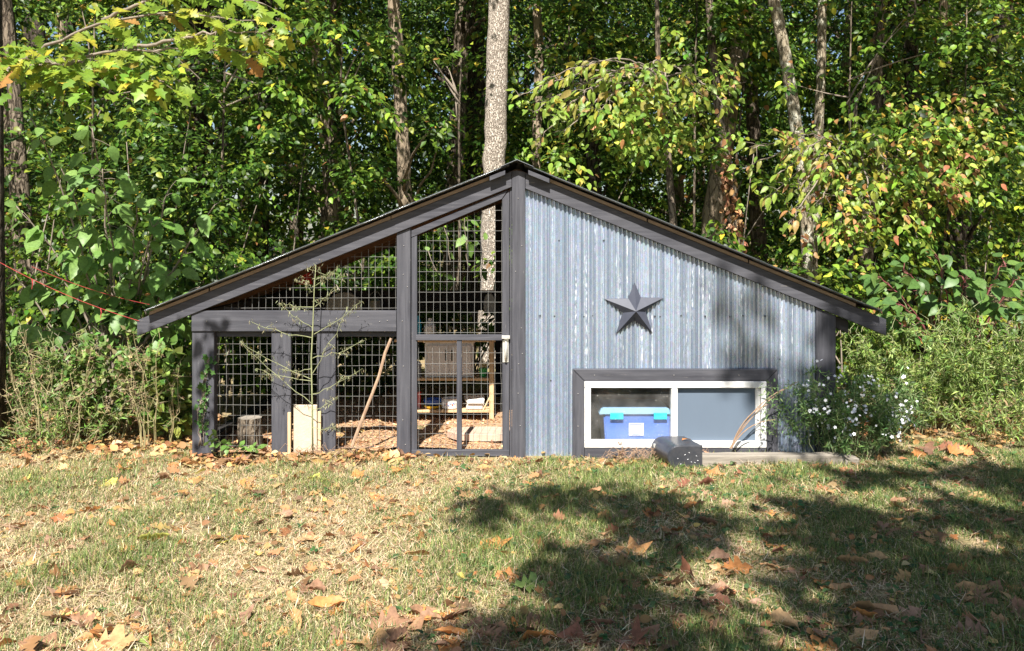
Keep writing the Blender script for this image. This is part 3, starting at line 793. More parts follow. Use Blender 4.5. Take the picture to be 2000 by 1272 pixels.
o = MB().add(*shell(prof, -0.012, 0.03, 0.965)).build('door', M['mailbox'], mb, bevel=0.003)
o = MB().add(*shell(prof, 0.0, 0.045, 1.02)).build('rim', M['mailbox'], mb, bevel=0.002)
for k in range(9):
    px, pz = cxm - [.04, .05, .075, .09, .10, .12, .17, .15, .03][k], zc + [.012, -.035, -.03, .035, -.012, .02, -.006, -.045, -.02][k]
    a = rng.uniform(-.6, .6); L = .0042
    MB().prism([(px - L, pz - .0014 - a * L), (px + L, pz - .001 + a * L), (px + L * .7, pz + .0016 + a * L), (px - L, pz + .001 - a * L)], Yf0 - .0075, Yf0 - .004).build('paint_chip', M['paper'], mb)
xa, xb = cxm + .003, (1686 - CX) / F * 6.2
b = MB(); v = []
ns = 12; xs = np.linspace(xa, xb, ns)
for i, x in enumerate(xs):
    t = i / (ns - 1); y = 6.16 + .10 * t; z0 = -.022 - .022 * t; hh = .104 - (.03 * max(0, t - .88) / .12)
    w_ = .098
    for (dy, dz) in ((0, 0), (w_, 0), (w_, hh), (0, hh)): v.append((x, y + dy + rng.normal(0, .002), z0 + dz + .03 * (1 - t) * 0 + rng.normal(0, .002)))
f = [(3, 2, 1, 0)] + [(i * 4 + k, i * 4 + (k + 1) % 4, i * 4 + 4 + (k + 1) % 4, i * 4 + 4 + k) for i in range(ns - 1) for k in range(4)] + [((ns - 1) * 4 + k for k in range(4))]
f = [tuple(q) for q in f]
b.add(v, f).build('post', M['weathered'], mb, bevel=0.006)
MB().box(cxm - .30, cxm - .285, 6.36, 6.38, .09, .115).build('bracket', M['latch'], mb)

# red twine from the wood to the eave
def cord(p0, p1, sag, label, knots=()):
    t = np.linspace(0, 1, 22)[:, None]
    pts = np.array(p0) * (1 - t) + np.array(p1) * t; pts[:, 2] -= sag * 4 * (t * (1 - t))[:, 0]
    b = MB().tube(pts, .0019, 5)
    for k in knots:
        b.tube([pts[k], pts[k] + np.array([.008, -.005, -.03]), pts[k] + np.array([.0, -.003, -.075])], [.004, .004, .002], 5)
    o = b.build('red_twine', M['cord'], None); return tag(o, label, 'cord', 'red cords tied to the eave')
cord(W(-40, 490, 6.6), W(272, 627, 6.47), .045, 'lower red twine running from the left trees to the eave tip', (7, 16))
cord(W(62, 521, 6.9), W(292, 595, 7.2), .03, 'upper red twine running behind the left eave')

# ------------------------------------------------------------------ leaves
def strip_leaf(us, hw, curl_v=0.25, curl_u=-0.25, fold=0.0):
    """Leaf built in rows from base to tip: u along, v across, w up. hw: half width at each row."""
    v = []; f = []
    for u, h in zip(us, hw):
        w = curl_u * u * u
        for s in (-1, 0, 1): v.append((u, s * h, w + (curl_v * h if s else 0)))
    for i in range(len(us) - 1):
        a = i * 3
        f += [(a, a + 3, a + 4), (a, a + 4, a + 1), (a + 1, a + 4, a + 5), (a + 1, a + 5, a + 2)]
    return np.array(v, float), np.array(f)

T_SMALL = (np.array([(0, 0, 0), (.42, .27, .06), (1, 0, -.12), (.42, -.27, .06)], float), np.array([(0, 3, 2), (0, 2, 1)]))
T_NARROW = (np.array([(0, 0, 0), (.45, .10, .02), (1, 0, -.15), (.45, -.10, .02)], float), np.array([(0, 3, 2), (0, 2, 1)]))
T_OVATE = strip_leaf([0, .18, .45, .75, 1], [.0, .24, .30, .17, .0], .22, -.22)
T_MAPLE = (np.array([(0, 0, 0), (.12, .30, .03), (.40, .24, .02), (.55, .46, .0), (.66, .18, .0), (1, 0, -.12), (.66, -.18, 0), (.55, -.46, 0), (.40, -.24, .02), (.12, -.30, .03), (.4, 0, -.02)], float),
           np.array([(10, 0, 9), (10, 9, 8), (10, 8, 7), (10, 7, 6), (10, 6, 5), (10, 5, 4), (10, 4, 3), (10, 3, 2), (10, 2, 1), (10, 1, 0)]))
OAK_U = [0, .10, .22, .29, .40, .47, .58, .68, .76, .84, .90, 1.0]
OAK_H = [.015, .05, .19, .09, .28, .11, .34, .30, .13, .20, .10, .0]

def leaf_cloud(name, P, A, N, S, tint, tpl, mat, parent=None):
    P = np.asarray(P); A = unit(np.asarray(A)); N = np.asarray(N)
    N = unit(N - (N * A).sum(1, keepdims=True) * A); B = np.cross(N, A)
    T, Fc = tpl; k = len(T); n = len(P)
    v = P[:, None] + S[:, None, None] * (T[None, :, :1] * A[:, None] + T[None, :, 1:2] * B[:, None] + T[None, :, 2:] * N[:, None])
    f = (Fc[None] + (np.arange(n) * k)[:, None, None]).reshape(-1, 3)
    c = np.repeat(tint, k, axis=0)
    return link(name, np_mesh(name, v.reshape(-1, 3), f, c), mat, parent)

def palette(n, cols, wts, r, spread=0.28):
    wts = np.array(wts, float); i = r.choice(len(cols), n, p=wts / wts.sum())
    c = np.array(cols)[i] * np.exp(r.normal(0, spread, (n, 1))) * np.exp(r.normal(0, 0.08, (n, 3)))
    return np.clip(c, 0.003, 0.9)

def sprays(C, D, nl, L, S, r, droop=0.25, face=(0, -0.35, 0.9), jitter=0.05):
    """Leaves set alternately along drooping twigs that start at C and run along D."""
    n = len(C); D = unit(D)
    t = r.uniform(.08, 1, (n, nl)); side = np.sign(r.uniform(-1, 1, (n, nl)))
    Ls = L * r.uniform(.6, 1.3, (n, 1))
    lat = unit(np.cross(D, np.array([0, 0, 1.0])) + 1e-4)
    P = C[:, None] + D[:, None] * (Ls * t)[..., None] + lat[:, None] * (side * jitter)[..., None] + r.normal(0, jitter, (n, nl, 3))
    P[..., 2] -= droop * Ls * t ** 2
    A = D[:, None] * r.uniform(.2, .9, (n, nl, 1)) + lat[:, None] * (side * r.uniform(.3, 1.1, (n, nl)))[..., None]
    A[..., 2] -= r.uniform(.15, 1.0, (n, nl))
    N = np.array(face)[None, None] + r.normal(0, .42, (n, nl, 3))
    sz = S * r.uniform(.65, 1.25, (n, nl))
    return P.reshape(-1, 3), A.reshape(-1, 3), N.reshape(-1, 3), sz.reshape(-1)

def lumpy(P, r, k=1.3):
    """Smooth random field that makes gaps and clumps."""
    ph = r.uniform(0, 6.28, (6, 3)); fr = r.uniform(.6, 1.6, (6, 3)) * k * np.sign(r.uniform(-1, 1, (6, 3)))
    return sum(np.sin((P * fr[i]).sum(1) + ph[i, 0]) for i in range(6)) / 2.4

GREENS = [(.024, .056, .009), (.058, .116, .015), (.130, .210, .024), (.25, .295, .035), (.50, .38, .04), (.28, .14, .05)]
W_DEEP = [4, 5, 3.2, .5, .06, .06]
W_YELL = [2.0, 4.5, 5, 1.6, .22, .22]

def ellipsoid_pts(n, c, rad, r, gap=.0, shell=.30):
    """Spray places in an ellipsoid, gathered into drooping tiers of foliage with gaps between them."""
    per = 9; k = max(4, int(np.ceil(n / per)))
    out = []
    while sum(map(len, out)) < k:
        d = unit(r.normal(size=(k * 2, 3))); q = r.uniform(shell ** 3, 1, (k * 2, 1)) ** (1 / 3)
        p = np.array(c) + d * q * np.array(rad)
        p = p[(lumpy(p, np.random.default_rng(int(abs(c[0]) * 100) + 5)) > gap - .25) & (p[:, 2] > .15)]
        out.append(p)
    ct = np.repeat(np.concatenate(out)[:k], per, axis=0)[:n]
    R = min(.30 * (rad[0] + rad[1]) * .5, .62) * np.repeat(r.uniform(.6, 1.3, k), per)[:n]
    rr = np.sqrt(r.uniform(0, 1, n)); a = r.uniform(0, 6.283, n)
    return ct + np.stack([R * rr * np.cos(a), R * rr * np.sin(a) * .8, -R * .45 * rr ** 2 + r.normal(0, .05, n)], 1)

# trunks that the photograph shows in full sun: sprays that would hide them or stand in their light are left out
LIT = [(11.0, [(961, 560), (965, 330), (970, 190), (975, 0)], 27, 1.0), (12.0, [(791, 395), (786, 250), (776, 90), (768, 0)], 17, .75),
       (10.6, [(1575, 470), (1568, 330), (1550, 215), (1532, 100), (1512, 0)], 17, .8), (11.4, [(1600, 240), (1604, 120), (1606, 0)], 13, .85), (10.9, [(1444, 490), (1430, 360), (1405, 240)], 14, .6),
       (11.6, [(1690, 560), (1700, 400)], 16, .5), (13.5, [(1050, 140), (1054, 60)], 14, .8), (13.0, [(1716, 190), (1730, 0)], 15, .6)]
def clear(C, pad=.16):
    r = np.random.default_rng(len(C)); keep = np.ones(len(C), bool)
    for Yt, pts, hw_, f in LIT:
        pts = sorted(pts, key=lambda q: q[1]); ys = [q[1] for q in pts]; xs = [q[0] for q in pts]
        Yc = np.maximum(C[:, 1], .5)
        px = C[:, 0] / Yc * F + CX; py = HZ - (C[:, 2] - EYE) / Yc * F
        m = hw_ + pad / Yc * F * .55
        hide = (C[:, 1] > 7) & (C[:, 1] < Yt) & (py > ys[0] - 60) & (py < ys[-1] + 40) & (np.abs(px - np.interp(py, ys, xs)) < m)
        t = (C[:, 1] - Yt) / SUN[1]
        x2 = C[:, 0] - SUN[0] * t; z2 = C[:, 2] - SUN[2] * t
        p2x = x2 / Yt * F + CX; p2y = HZ - (z2 - EYE) / Yt * F
        shade = (t > 0) & (p2y > ys[0] - 60) & (p2y < ys[-1] + 30) & (np.abs(p2x - np.interp(p2y, ys, xs)) < hw_ + pad / Yt * F * .9)
        keep &= ~((hide | shade) & (r.uniform(size=len(C)) < f))
    return keep

def tree(name, label, cat, path, radii, bark, crown_parts, nl=14, leaf=.10, L=.55, wts=W_DEEP, tpl=T_SMALL, group=None, seed=0, limbs=9, sides=14, top=None, rough=.06, cols=GREENS, droop=.3):
    """Tree with a tapered trunk along path, limbs towards its sprays and a crown of leaf sprays."""
    r = np.random.default_rng(seed + 100)
    base = np.array(path[0], float)
    e = empty(name, Vector(base), label, cat, group)
    path = np.array(path, float)
    t = np.linspace(0, len(path) - 1, max(len(path) * 6, 14))
    sp_ = np.stack([np.interp(t, np.arange(len(path)), path[:, i]) for i in range(3)], 1)
    for _ in range(3):
        q = sp_.copy(); q[1:-1] = (sp_[:-2] + 2 * sp_[1:-1] + sp_[2:]) / 4; sp_ = q
    rr = np.interp(t, np.arange(len(path)), radii)
    wob = r.normal(0, .10, sp_.shape) * rr[:, None]; wob[:, 2] = 0; wob[0] = 0
    MB().tube(sp_ + wob * .5, rr, sides, rough).build('trunk', bark, e, smooth=True)
    C = np.concatenate([ellipsoid_pts(n, c, rad, r) for (c, rad, n) in crown_parts])
    C = C[clear(C, L * .6)]
    ax = np.interp(C[:, 2], sp_[:, 2], sp_[:, 0]); ay = np.interp(C[:, 2], sp_[:, 2], sp_[:, 1])
    D = C - np.stack([ax, ay, C[:, 2] - .4], 1); D[:, 2] *= .4
    D = unit(D) + r.normal(0, .35, D.shape) + np.array([0, -.25, 0])
    P, A, N, S = sprays(C, D, nl, L, leaf, r, droop, jitter=leaf * .45)
    per = np.repeat(np.exp(r.normal(0, .22, (len(C), 1))), nl, axis=0)
    tint = np.clip(palette(len(P), cols, wts, r) * per, .003, .9)
    leaf_cloud('crown', P, A, N, S, tint, tpl, M['foliage'], e)
    lim = MB(); pick = r.choice(len(C), min(limbs, len(C)), replace=False)
    for i in pick:
        c = C[i]; z0 = np.clip(c[2] - r.uniform(.3, 1.3), sp_[0, 2] + .4, sp_[-1, 2] - .1)
        a = np.array([np.interp(z0, sp_[:, 2], sp_[:, 0]), np.interp(z0, sp_[:, 2], sp_[:, 1]), z0])
        m = (a + c) / 2 + r.normal(0, .12, 3) + np.array([0, 0, .12])
        r0 = float(np.interp(z0, sp_[:, 2], rr)) * r.uniform(.22, .42)
        tt = np.linspace(0, 1, 7)[:, None]
        pts = (1 - tt) ** 2 * a + 2 * tt * (1 - tt) * m + tt ** 2 * c
        lim.tube(pts + r.normal(0, .018, pts.shape), np.linspace(r0, r0 * .25, 7), 6)
    if pick.size: lim.build('limb', bark, e, smooth=True)['kind'] = 'stuff'
    return e

def trunk_px(pts, Y, H=9.5, foot=None):
    """Trunk axis through photograph points at depth Y, carried down to the ground and up to height H."""
    w = [W(a, b, Y) for a, b in pts]                # listed from low to high
    d0 = (w[0] - w[1]); lo = w[0] + d0 / max(-d0[2], .2) * (w[0][2] - float(gz(w[0][0], Y))) * .6
    lo[2] = float(gz(lo[0], Y)) - .05
    d1 = w[-1] - w[-2]; hi = w[-1] + d1 / max(d1[2], .2) * (H - w[-1][2])
    return [lo] + w + [hi]

# ---- trees whose trunks the photograph shows
def named_tree(label, pts, Y, wpx, bark, crowns, H=9.5, name='tree', **k):
    p = trunk_px(pts, Y, H)
    r0 = wpx / 2 / F * Y
    rad = [r0 * 1.25] + [r0 * (1.0 - .10 * i / max(1, len(pts) - 1)) for i in range(len(pts))] + [r0 * .45]
    return tree(name, label, 'tree', p, rad, bark, crowns, **k)

def high(px, Y, z=8.0, rx=2.2, rz=1.8, n=150): return (((px - CX) / F * Y, Y - 2.6, z - 1.0), (rx, rx * 1.1, rz), int(n * 1.3))  # unseen crown, pushed forward and thickened to shade the wood behind
def low(px, py, Y, rx, ry, rz, n): return (tuple(W(px, py, Y)), (rx, ry, rz), n)

named_tree('tall pale trunk with flaky plated bark rising straight behind the roof ridge', [(961, 560), (965, 330), (970, 190), (975, 0)], 11.0, 45, M['bark_main'],
           [high(975, 11.5, 8.6, 2.4, 1.8, 150)], sides=30, rough=.10, seed=1, limbs=5)
named_tree('tan smooth trunk leaning slightly left of the pale plated trunk', [(791, 395), (786, 250), (776, 90), (768, 0)], 12.0, 27, M['bark_smooth'],
           [high(770, 12.3, 8.2, 2.0, 1.8, 110), low(640, 330, 11.0, .75, .6, .7, 34), low(850, 300, 10.6, .5, .4, .5, 16)], seed=2, limbs=11, leaf=.09, wts=[4, 5, 2.5, .4, .2, .2])
named_tree('dark forked trunk in shade just left of the pale plated trunk', [(932, 420), (930, 260), (925, 100), (924, 20)], 15.0, 46, M['bark_dark'],
           [high(900, 15, 7.8, 2.6, 2.0, 120), low(860, 60, 14.6, 1.2, 1, .8, 70)], seed=3, limbs=10)
named_tree('slanting lichen-spotted trunk that leans left above the right roof slope', [(1577, 470), (1568, 330), (1550, 215), (1532, 100), (1512, 0)], 10.6, 25, M['bark_lichen'],
           [high(1480, 10.6, 8.0, 2, 1.6, 100)], seed=4, limbs=4)
named_tree('upright pale lichen-spotted trunk beside the slanting one', [(1588, 470), (1600, 240), (1604, 120), (1606, 0)], 11.4, 19, M['bark_lichen'],
           [high(1620, 11.4, 8.2, 2, 1.6, 100)], seed=5, limbs=4)
dv = named_tree('thin leaning trunk wrapped in dead brown vine leaves above the right slope', [(1444, 490), (1430, 360), (1405, 240), (1388, 60), (1385, 0)], 10.9, 17, M['bark_mid'],
           [high(1380, 11, 8.0, 2, 1.6, 90)], seed=6, limbs=4)
r_ = np.random.default_rng(5)
tq = r_.uniform(0, 1, 260); cxp = np.interp(tq, [0, 1], [1446, 1412]); cyp = np.interp(tq, [0, 1], [490, 290])
P = np.array([W(a, b, 10.85) for a, b in zip(cxp, cyp)]) + r_.normal(0, .045, (260, 3))
leaf_cloud('dead_vine', P, r_.normal(0, .5, (260, 3)) + [0, 0, -1], r_.normal(0, 1, (260, 3)) + [0, -.6, 0], r_.uniform(.05, .11, 260), palette(260, [(.30, .155, .075), (.42, .25, .13), (.22, .10, .05)], [1, 1, 1], r_), T_OVATE, M['litter'], dv)['kind'] = 'stuff'
named_tree('dark straight trunk at the upper right with a bough to its right', [(1708, 300), (1716, 190), (1722, 90), (1730, 0)], 13.0, 27, M['bark_dark'],
           [high(1740, 13, 8, 2.2, 1.8, 110), low(1800, 100, 12.6, 1.0, .8, .8, 60)], seed=7, limbs=8)
named_tree('grey trunk standing just beyond the right end of the roof', [(1688, 600), (1692, 480), (1700, 380), (1704, 300)], 11.6, 27, M['bark_mid'],
           [high(1720, 11.6, 7.4, 1.6, 1.4, 70)], seed=8, limbs=4)
named_tree('dark leaning trunk near the upper right corner', [(1868, 420), (1872, 320), (1905, 190), (1950, 60), (1972, 0)], 12.4, 34, M['bark_dark'],
           [high(1960, 12.6, 8, 2.2, 1.8, 100), ((4.6, 10.2, 6.2), (1.4, .9, .6), 90), low(1930, 250, 11.4, .9, .7, .8, 50)], seed=9, limbs=8)  # middle clump is unseen, added to shade the trees beyond
named_tree('thin dark trunk left of the tan smooth trunk', [(628, 470), (640, 350), (646, 200), (652, 0)], 12.6, 13, M['bark_mid'],
           [high(640, 12.6, 8, 2, 1.6, 90), low(590, 180, 11.8, .9, .7, .8, 55)], seed=10, limbs=11)
named_tree('dark trunk half hidden in leaves above the left slope', [(512, 460), (512, 320), (516, 200), (520, 0)], 13.4, 26, M['bark_dark'],
           [high(510, 13.4, 8, 2, 1.8, 90), ((-3.0, 9.6, 6.0), (1.9, 1.0, .7), 170), low(430, 330, 12.2, 1.1, .8, .8, 70)], seed=11, limbs=8)  # middle clump is extra canopy above the view, put in to darken the wood
named_tree('short pale trunk seen between leaves right of the plated trunk', [(1046, 330), (1050, 220), (1054, 110), (1050, 40)], 13.5, 19, M['bark_smooth'],
           [high(1060, 13.5, 7.6, 2, 1.8, 90), ((1.3, 10.0, 6.1), (1.2, .8, .6), 100), low(1160, 60, 13.0, 1.3, 1, .8, 80)], seed=12, limbs=8)  # middle clump stands out of view, added for its shade on the second row
named_tree('grey trunk with peeling bark by the red cord at the left', [(118, 640), (70, 540), (52, 470), (40, 330)], 9.4, 28, M['bark_mid'],
           [high(-80, 9.9, 7.6, 1.2, 1.2, 40)], seed=13, limbs=3)

# ---- other woodland trees, deeper in and closing the view
NEAR = ['leafy tree at the left edge behind the oak trunk', 'leafy tree far left above the red cords', 'leafy tree between the half hidden dark trunk and the thin dark trunk',
        'leafy tree directly left of the tan smooth trunk deep behind', 'leafy tree right of the short pale trunk behind the ridge', 'leafy tree just left of the thin vine-wrapped trunk',
        'leafy tree left of the dark straight trunk at upper right', 'leafy tree behind the pokeweed at right', 'leafy tree filling the far upper right corner', 'leafy tree deep behind the grey peeling trunk at left']
spots = [(-6.2, 11.2), (-4.6, 12.6), (-2.6, 13.2), (-1.0, 14.0), (1.3, 13.0), (2.6, 12.2), (3.9, 13.6), (5.6, 12.0), (7.0, 13.4), (-8.0, 14),
         (-6.0, 16), (-3.4, 17), (-1.2, 18), (1.4, 17.2), (3.6, 18.2), (6.0, 17), (8.6, 16.4), (-9.4, 18.6), (-5.0, 20.5), (.2, 21.5), (4.8, 21.5), (9.6, 20.5), (-11.5, 22), (12, 22)]
kinds = [('leafy green woodland tree standing in the second row behind the coop', 'woodland trees close behind the coop'),
         ('leafy green tree far back in the shaded wood', 'woodland trees far behind the coop')]
for i, (x, y) in enumerate(spots):
    far = y > 15.5
    k = kinds[1] if far else (NEAR[i], kinds[0][1])
    r = np.random.default_rng(400 + i)
    g0 = float(gz(x, y)); H = r.uniform(8.5, 10.5); ln = r.normal(0, .35, 2)
    path = [(x, y, g0 - .05), (x + ln[0] * .4, y + ln[1] * .3, 3), (x + ln[0], y + ln[1], 6), (x + ln[0] * 1.3, y, H)]
    r0 = r.uniform(.06, .15)
    sc = y / 12
    crowns = [((x + ln[0], y, 3.6 + r.uniform(-.5, .6)), (1.6 * sc, 1.2 * sc, 2.1), int(250 * (1.3 if far else 1))), ((x, y - .8, 6.8), (2.1 * sc, 1.7 * sc, 2.1), int(260 * (1.25 if far else 1))),
              ((x + r.normal(0, .6), y - .3, 1.2 + g0), (1.5 * sc, 1.0 * sc, 1.1), 110)]
    tree('woodland_tree', k[0], 'tree', path, [r0 * 1.3, r0, r0 * .85, r0 * .4], [M['bark_mid'], M['bark_dark'], M['bark_smooth']][i % 3], crowns,
         nl=15, leaf=.105 if not far else .15, L=.6 if not far else .8, wts=[W_DEEP, W_YELL, W_DEEP][i % 3], group=k[1], seed=400 + i, limbs=12, sides=10)

# a far wall of forest that reads as one mass
r = np.random.default_rng(77)
n = 7600
C = np.stack([r.uniform(-24, 24, n), r.uniform(25, 33, n), r.uniform(.6, 15.5, n)], 1)
C = C[(lumpy(C, r, .8) > -.75) | (C[:, 1] > 30)]
P, A, N, S = sprays(C, r.normal(0, 1, C.shape) + [0, -.5, 0], 14, 1.2, .30, r, .3, jitter=.15)
tint = palette(len(P), GREENS, W_YELL, r) * np.repeat(np.exp(r.normal(0, .25, (len(C), 1))), 14, axis=0)
tag(leaf_cloud('distant_woods', P, A, N, S, np.clip(tint, .003, .9), T_SMALL, M['foliage']), kind='stuff')
b = MB()
for i in range(26):
    x = r.uniform(-20, 20); y = r.uniform(24, 30); rr = r.uniform(.10, .22)
    b.tube([(x, y, .5), (x + r.normal(0, .3), y, 6), (x + r.normal(0, .6), y, 15)], [rr, rr * .9, rr * .6], 8, .1)
tag(b.build('distant_trunks', M['bark_dark'], None, smooth=True), kind='stuff')

# ---- understory: shrubs and saplings round the coop
def shrub(name, label, cat, x, y, h, rx, ry, n, leaf=.075, nl=13, tpl=T_OVATE, wts=W_YELL, seed=0, stems=6, cols=GREENS, group=None, mat='twig', L=.32, z0=None):
    r = np.random.default_rng(seed + 900)
    g0 = float(gz(x, y))
    e = empty(name, (x, y, g0), label, cat, group)
    zc = g0 + h * (.55 if z0 is None else z0)
    C = ellipsoid_pts(n, (x, y, zc), (rx, ry, h * (.5 if z0 is None else 1 - z0)), r, -.2, .3)
    C = C[clear(C, L * .6)]
    D = C - np.array([x, y, zc - .3]); D[:, 2] *= .5
    D = unit(D) + r.normal(0, .4, D.shape) + np.array([0, -.3, 0])
    P, A, N, S = sprays(C, D, nl, L, leaf, r, .35, jitter=leaf * .4)
    ok = P[:, 2] > gz(P[:, 0], P[:, 1]) + .02
    tint = np.clip(palette(len(P), cols, wts, r) * np.repeat(np.exp(r.normal(0, .2, (len(C), 1))), nl, axis=0), .003, .9)
    leaf_cloud('foliage', P[ok], A[ok], N[ok], S[ok], tint[ok], tpl, M['foliage'], e)
    if z0 is not None:
        b0 = np.array([x + r.normal(0, .2), y, g0 - .05])
        MB().tube([b0, b0 * .6 + np.array([x, y, zc]) * .4 + r.normal(0, .06, 3), [x, y, zc - h * (1 - z0) * .6], [x + .03, y, zc + h * (1 - z0) * .7]], [.020, .017, .013, .005], 7, .1).build('trunk', M['bark_mid'], e, smooth=True)
    pick = r.choice(len(C), min(stems, len(C)), replace=False)
    for i in pick:
        a = np.array([x + r.normal(0, rx * .2), y + r.normal(0, ry * .2), g0 - .03]); c = C[i]
        if z0 is not None: a = np.array([x + r.normal(0, .02), y, zc - h * (1 - z0) * r.uniform(.2, 1.0)])
        m = np.array([a[0] * .6 + c[0] * .4, a[1] * .6 + c[1] * .4, a[2] * .35 + c[2] * .65]) + r.normal(0, .05, 3)
        tt = np.linspace(0, 1, 7)[:, None]
        pts = (1 - tt) ** 2 * a + 2 * tt * (1 - tt) * m + tt ** 2 * c
        MB().tube(pts, np.linspace(.013, .004, 7), 5).build('stem', M[mat], e, smooth=True)
    return e

US = [  # x, y, height, rx, ry, sprays, label
    (-4.9, 8.6, 2.6, 1.0, .8, 150, 'tall leafy shrub at the left edge behind the red cords'),
    (-3.6, 8.9, 2.9, 1.0, .8, 170, 'dense green shrub behind the left eave of the coop'),
    (-2.9, 10.2, 3.6, 1.2, .8, 200, 'tall dark shrub rising above the left roof slope'),
    (-1.6, 10.4, 2.6, 1.0, .7, 130, 'shrub seen through the upper wire bay behind the run'),
    (-.55, 10.0, 1.5, .8, .6, 60, 'low bush behind the shelf at the back of the run'),
    (.9, 10.3, 3.0, 1.0, .7, 120, 'green shrub behind the ridge right of the plated trunk'),
    (2.1, 10.2, 3.2, 1.1, .7, 150, 'leafy bush behind the right roof slope'),
    (3.3, 9.4, 2.8, 1.0, .8, 170, 'leafy bush beyond the right eave'),
    (4.6, 9.3, 3.2, 1.1, .9, 190, 'tall bush at the right edge behind the pokeweed'),
    (5.7, 9.8, 3.6, 1.1, .9, 190, 'tall yellow-green bush at the far right edge'),
    (-5.8, 9.6, 3.4, 1.0, .9, 170, 'tall dark bush at the far left edge'),
    (-4.2, 10.6, 3.8, 1.2, .9, 190, 'high dark leafy bush under the oak branch'),
    (-3.0, 8.3, 2.3, .7, .6, 90, 'broad-leaved bush just left of the corner post'),
    (-4.0, 8.3, 2.2, .8, .6, 90, 'low leafy bush behind the left weeds'),
    (3.0, 8.2, 1.5, .6, .6, 100, 'low leafy bush behind the white asters'),
    (-2.0, 9.75, 1.5, .7, .4, 120, 'dark bush behind the back left corner of the run'),
    (-1.2, 9.6, 1.2, .6, .4, 90, 'dark low bush behind the back of the run'),
    (-.1, 9.7, 1.0, .5, .4, 60, 'low bush behind the right end of the shelf'),
    (-2.75, 9.35, .85, .6, .3, 100, 'knee-high bush behind the left side of the run'),
    (5.9, 8.4, 1.9, .9, .7, 130, 'bush beyond the right edge of the weeds'),
    (-6.0, 8.3, 2.0, .9, .7, 130, 'bush beyond the left edge of the weeds'),
    (-2.9, 8.75, .8, .5, .35, 110, 'low bush close behind the left corner post'),
    (-2.0, 9.25, .7, .5, .22, 80, 'knee-high bush seen through the first wire bay'),
    (-1.2, 9.25, .7, .5, .22, 80, 'knee-high bush seen through the third wire bay'),
]
for i, (x, y, h, rx, ry, n, lab) in enumerate(US):
    shrub('shrub', lab, 'shrub', x, y, h, rx, ry, n, leaf=.085 if y > 9 else .075, seed=i, wts=W_DEEP if x < 0 else W_YELL, L=.36, nl=13)

HANG = [  # x, y, top, rx, ry, share of the height where the leaves begin, sprays, label
    (-1.95, 9.9, 4.3, .75, .6, .70, 80, 'slender sapling with hanging leaves left of the tan smooth trunk'),
    (-3.3, 10.0, 4.6, 1.1, .7, .66, 120, 'leafy sapling reaching up under the oak boughs'),
    (-.62, 10.2, 4.0, .55, .5, .70, 46, 'thin sapling between the tan and the plated trunks'),
    (.75, 11.8, 5.0, 1.1, .8, .62, 130, 'dark leafy sapling to the right of the plated trunk'),
    (2.35, 11.2, 5.0, 1.0, .8, .62, 120, 'leafy sapling before the slanting lichen-spotted trunk'),
    (4.1, 10.6, 4.8, 1.1, .8, .60, 140, 'sunlit leafy sapling near the upper right corner'),
    (5.4, 10.4, 5.0, 1.1, .8, .50, 160, 'tall leafy sapling at the right edge'),
    (-5.0, 10.4, 5.0, 1.1, .8, .55, 150, 'tall leafy sapling behind the oak trunk at the left edge'),
    (3.1, 11.6, 4.9, .8, .7, .72, 80, 'sapling between the lichen-spotted and the dark straight trunks'),
]
for i, (x, y, h, rx, ry, z0, n, lab) in enumerate(HANG):
    shrub('sapling', lab, 'sapling', x, y, h, rx, ry, n, leaf=.095, seed=60 + i, wts=W_YELL, L=.42, nl=13, z0=(1 + z0) / 2, stems=5)

# ---- plants with leaves large enough to be parts of their own
def leaf_meshes(name, tpl_list, mat):
    out = []
    for T, Fc in tpl_list:
        me = np_mesh(name, T, Fc, smooth=False); me.materials.append(mat); out.append(me)
    return out

def place_leaf(name, me, parent, p, a, nrm, s, loc0):
    a = Vector(a).normalized(); nrm = Vector(nrm); nrm = (nrm - a * nrm.dot(a)).normalized(); b_ = nrm.cross(a)
    o = bpy.data.objects.new(name, me); COL.objects.link(o)
    R = Matrix((a, b_, nrm)).transposed().to_4x4()
    o.parent = parent
    o.matrix_local = Matrix.Translation(Vector(p) - Vector(loc0)) @ R @ Matrix.Scale(s, 4)
    return o

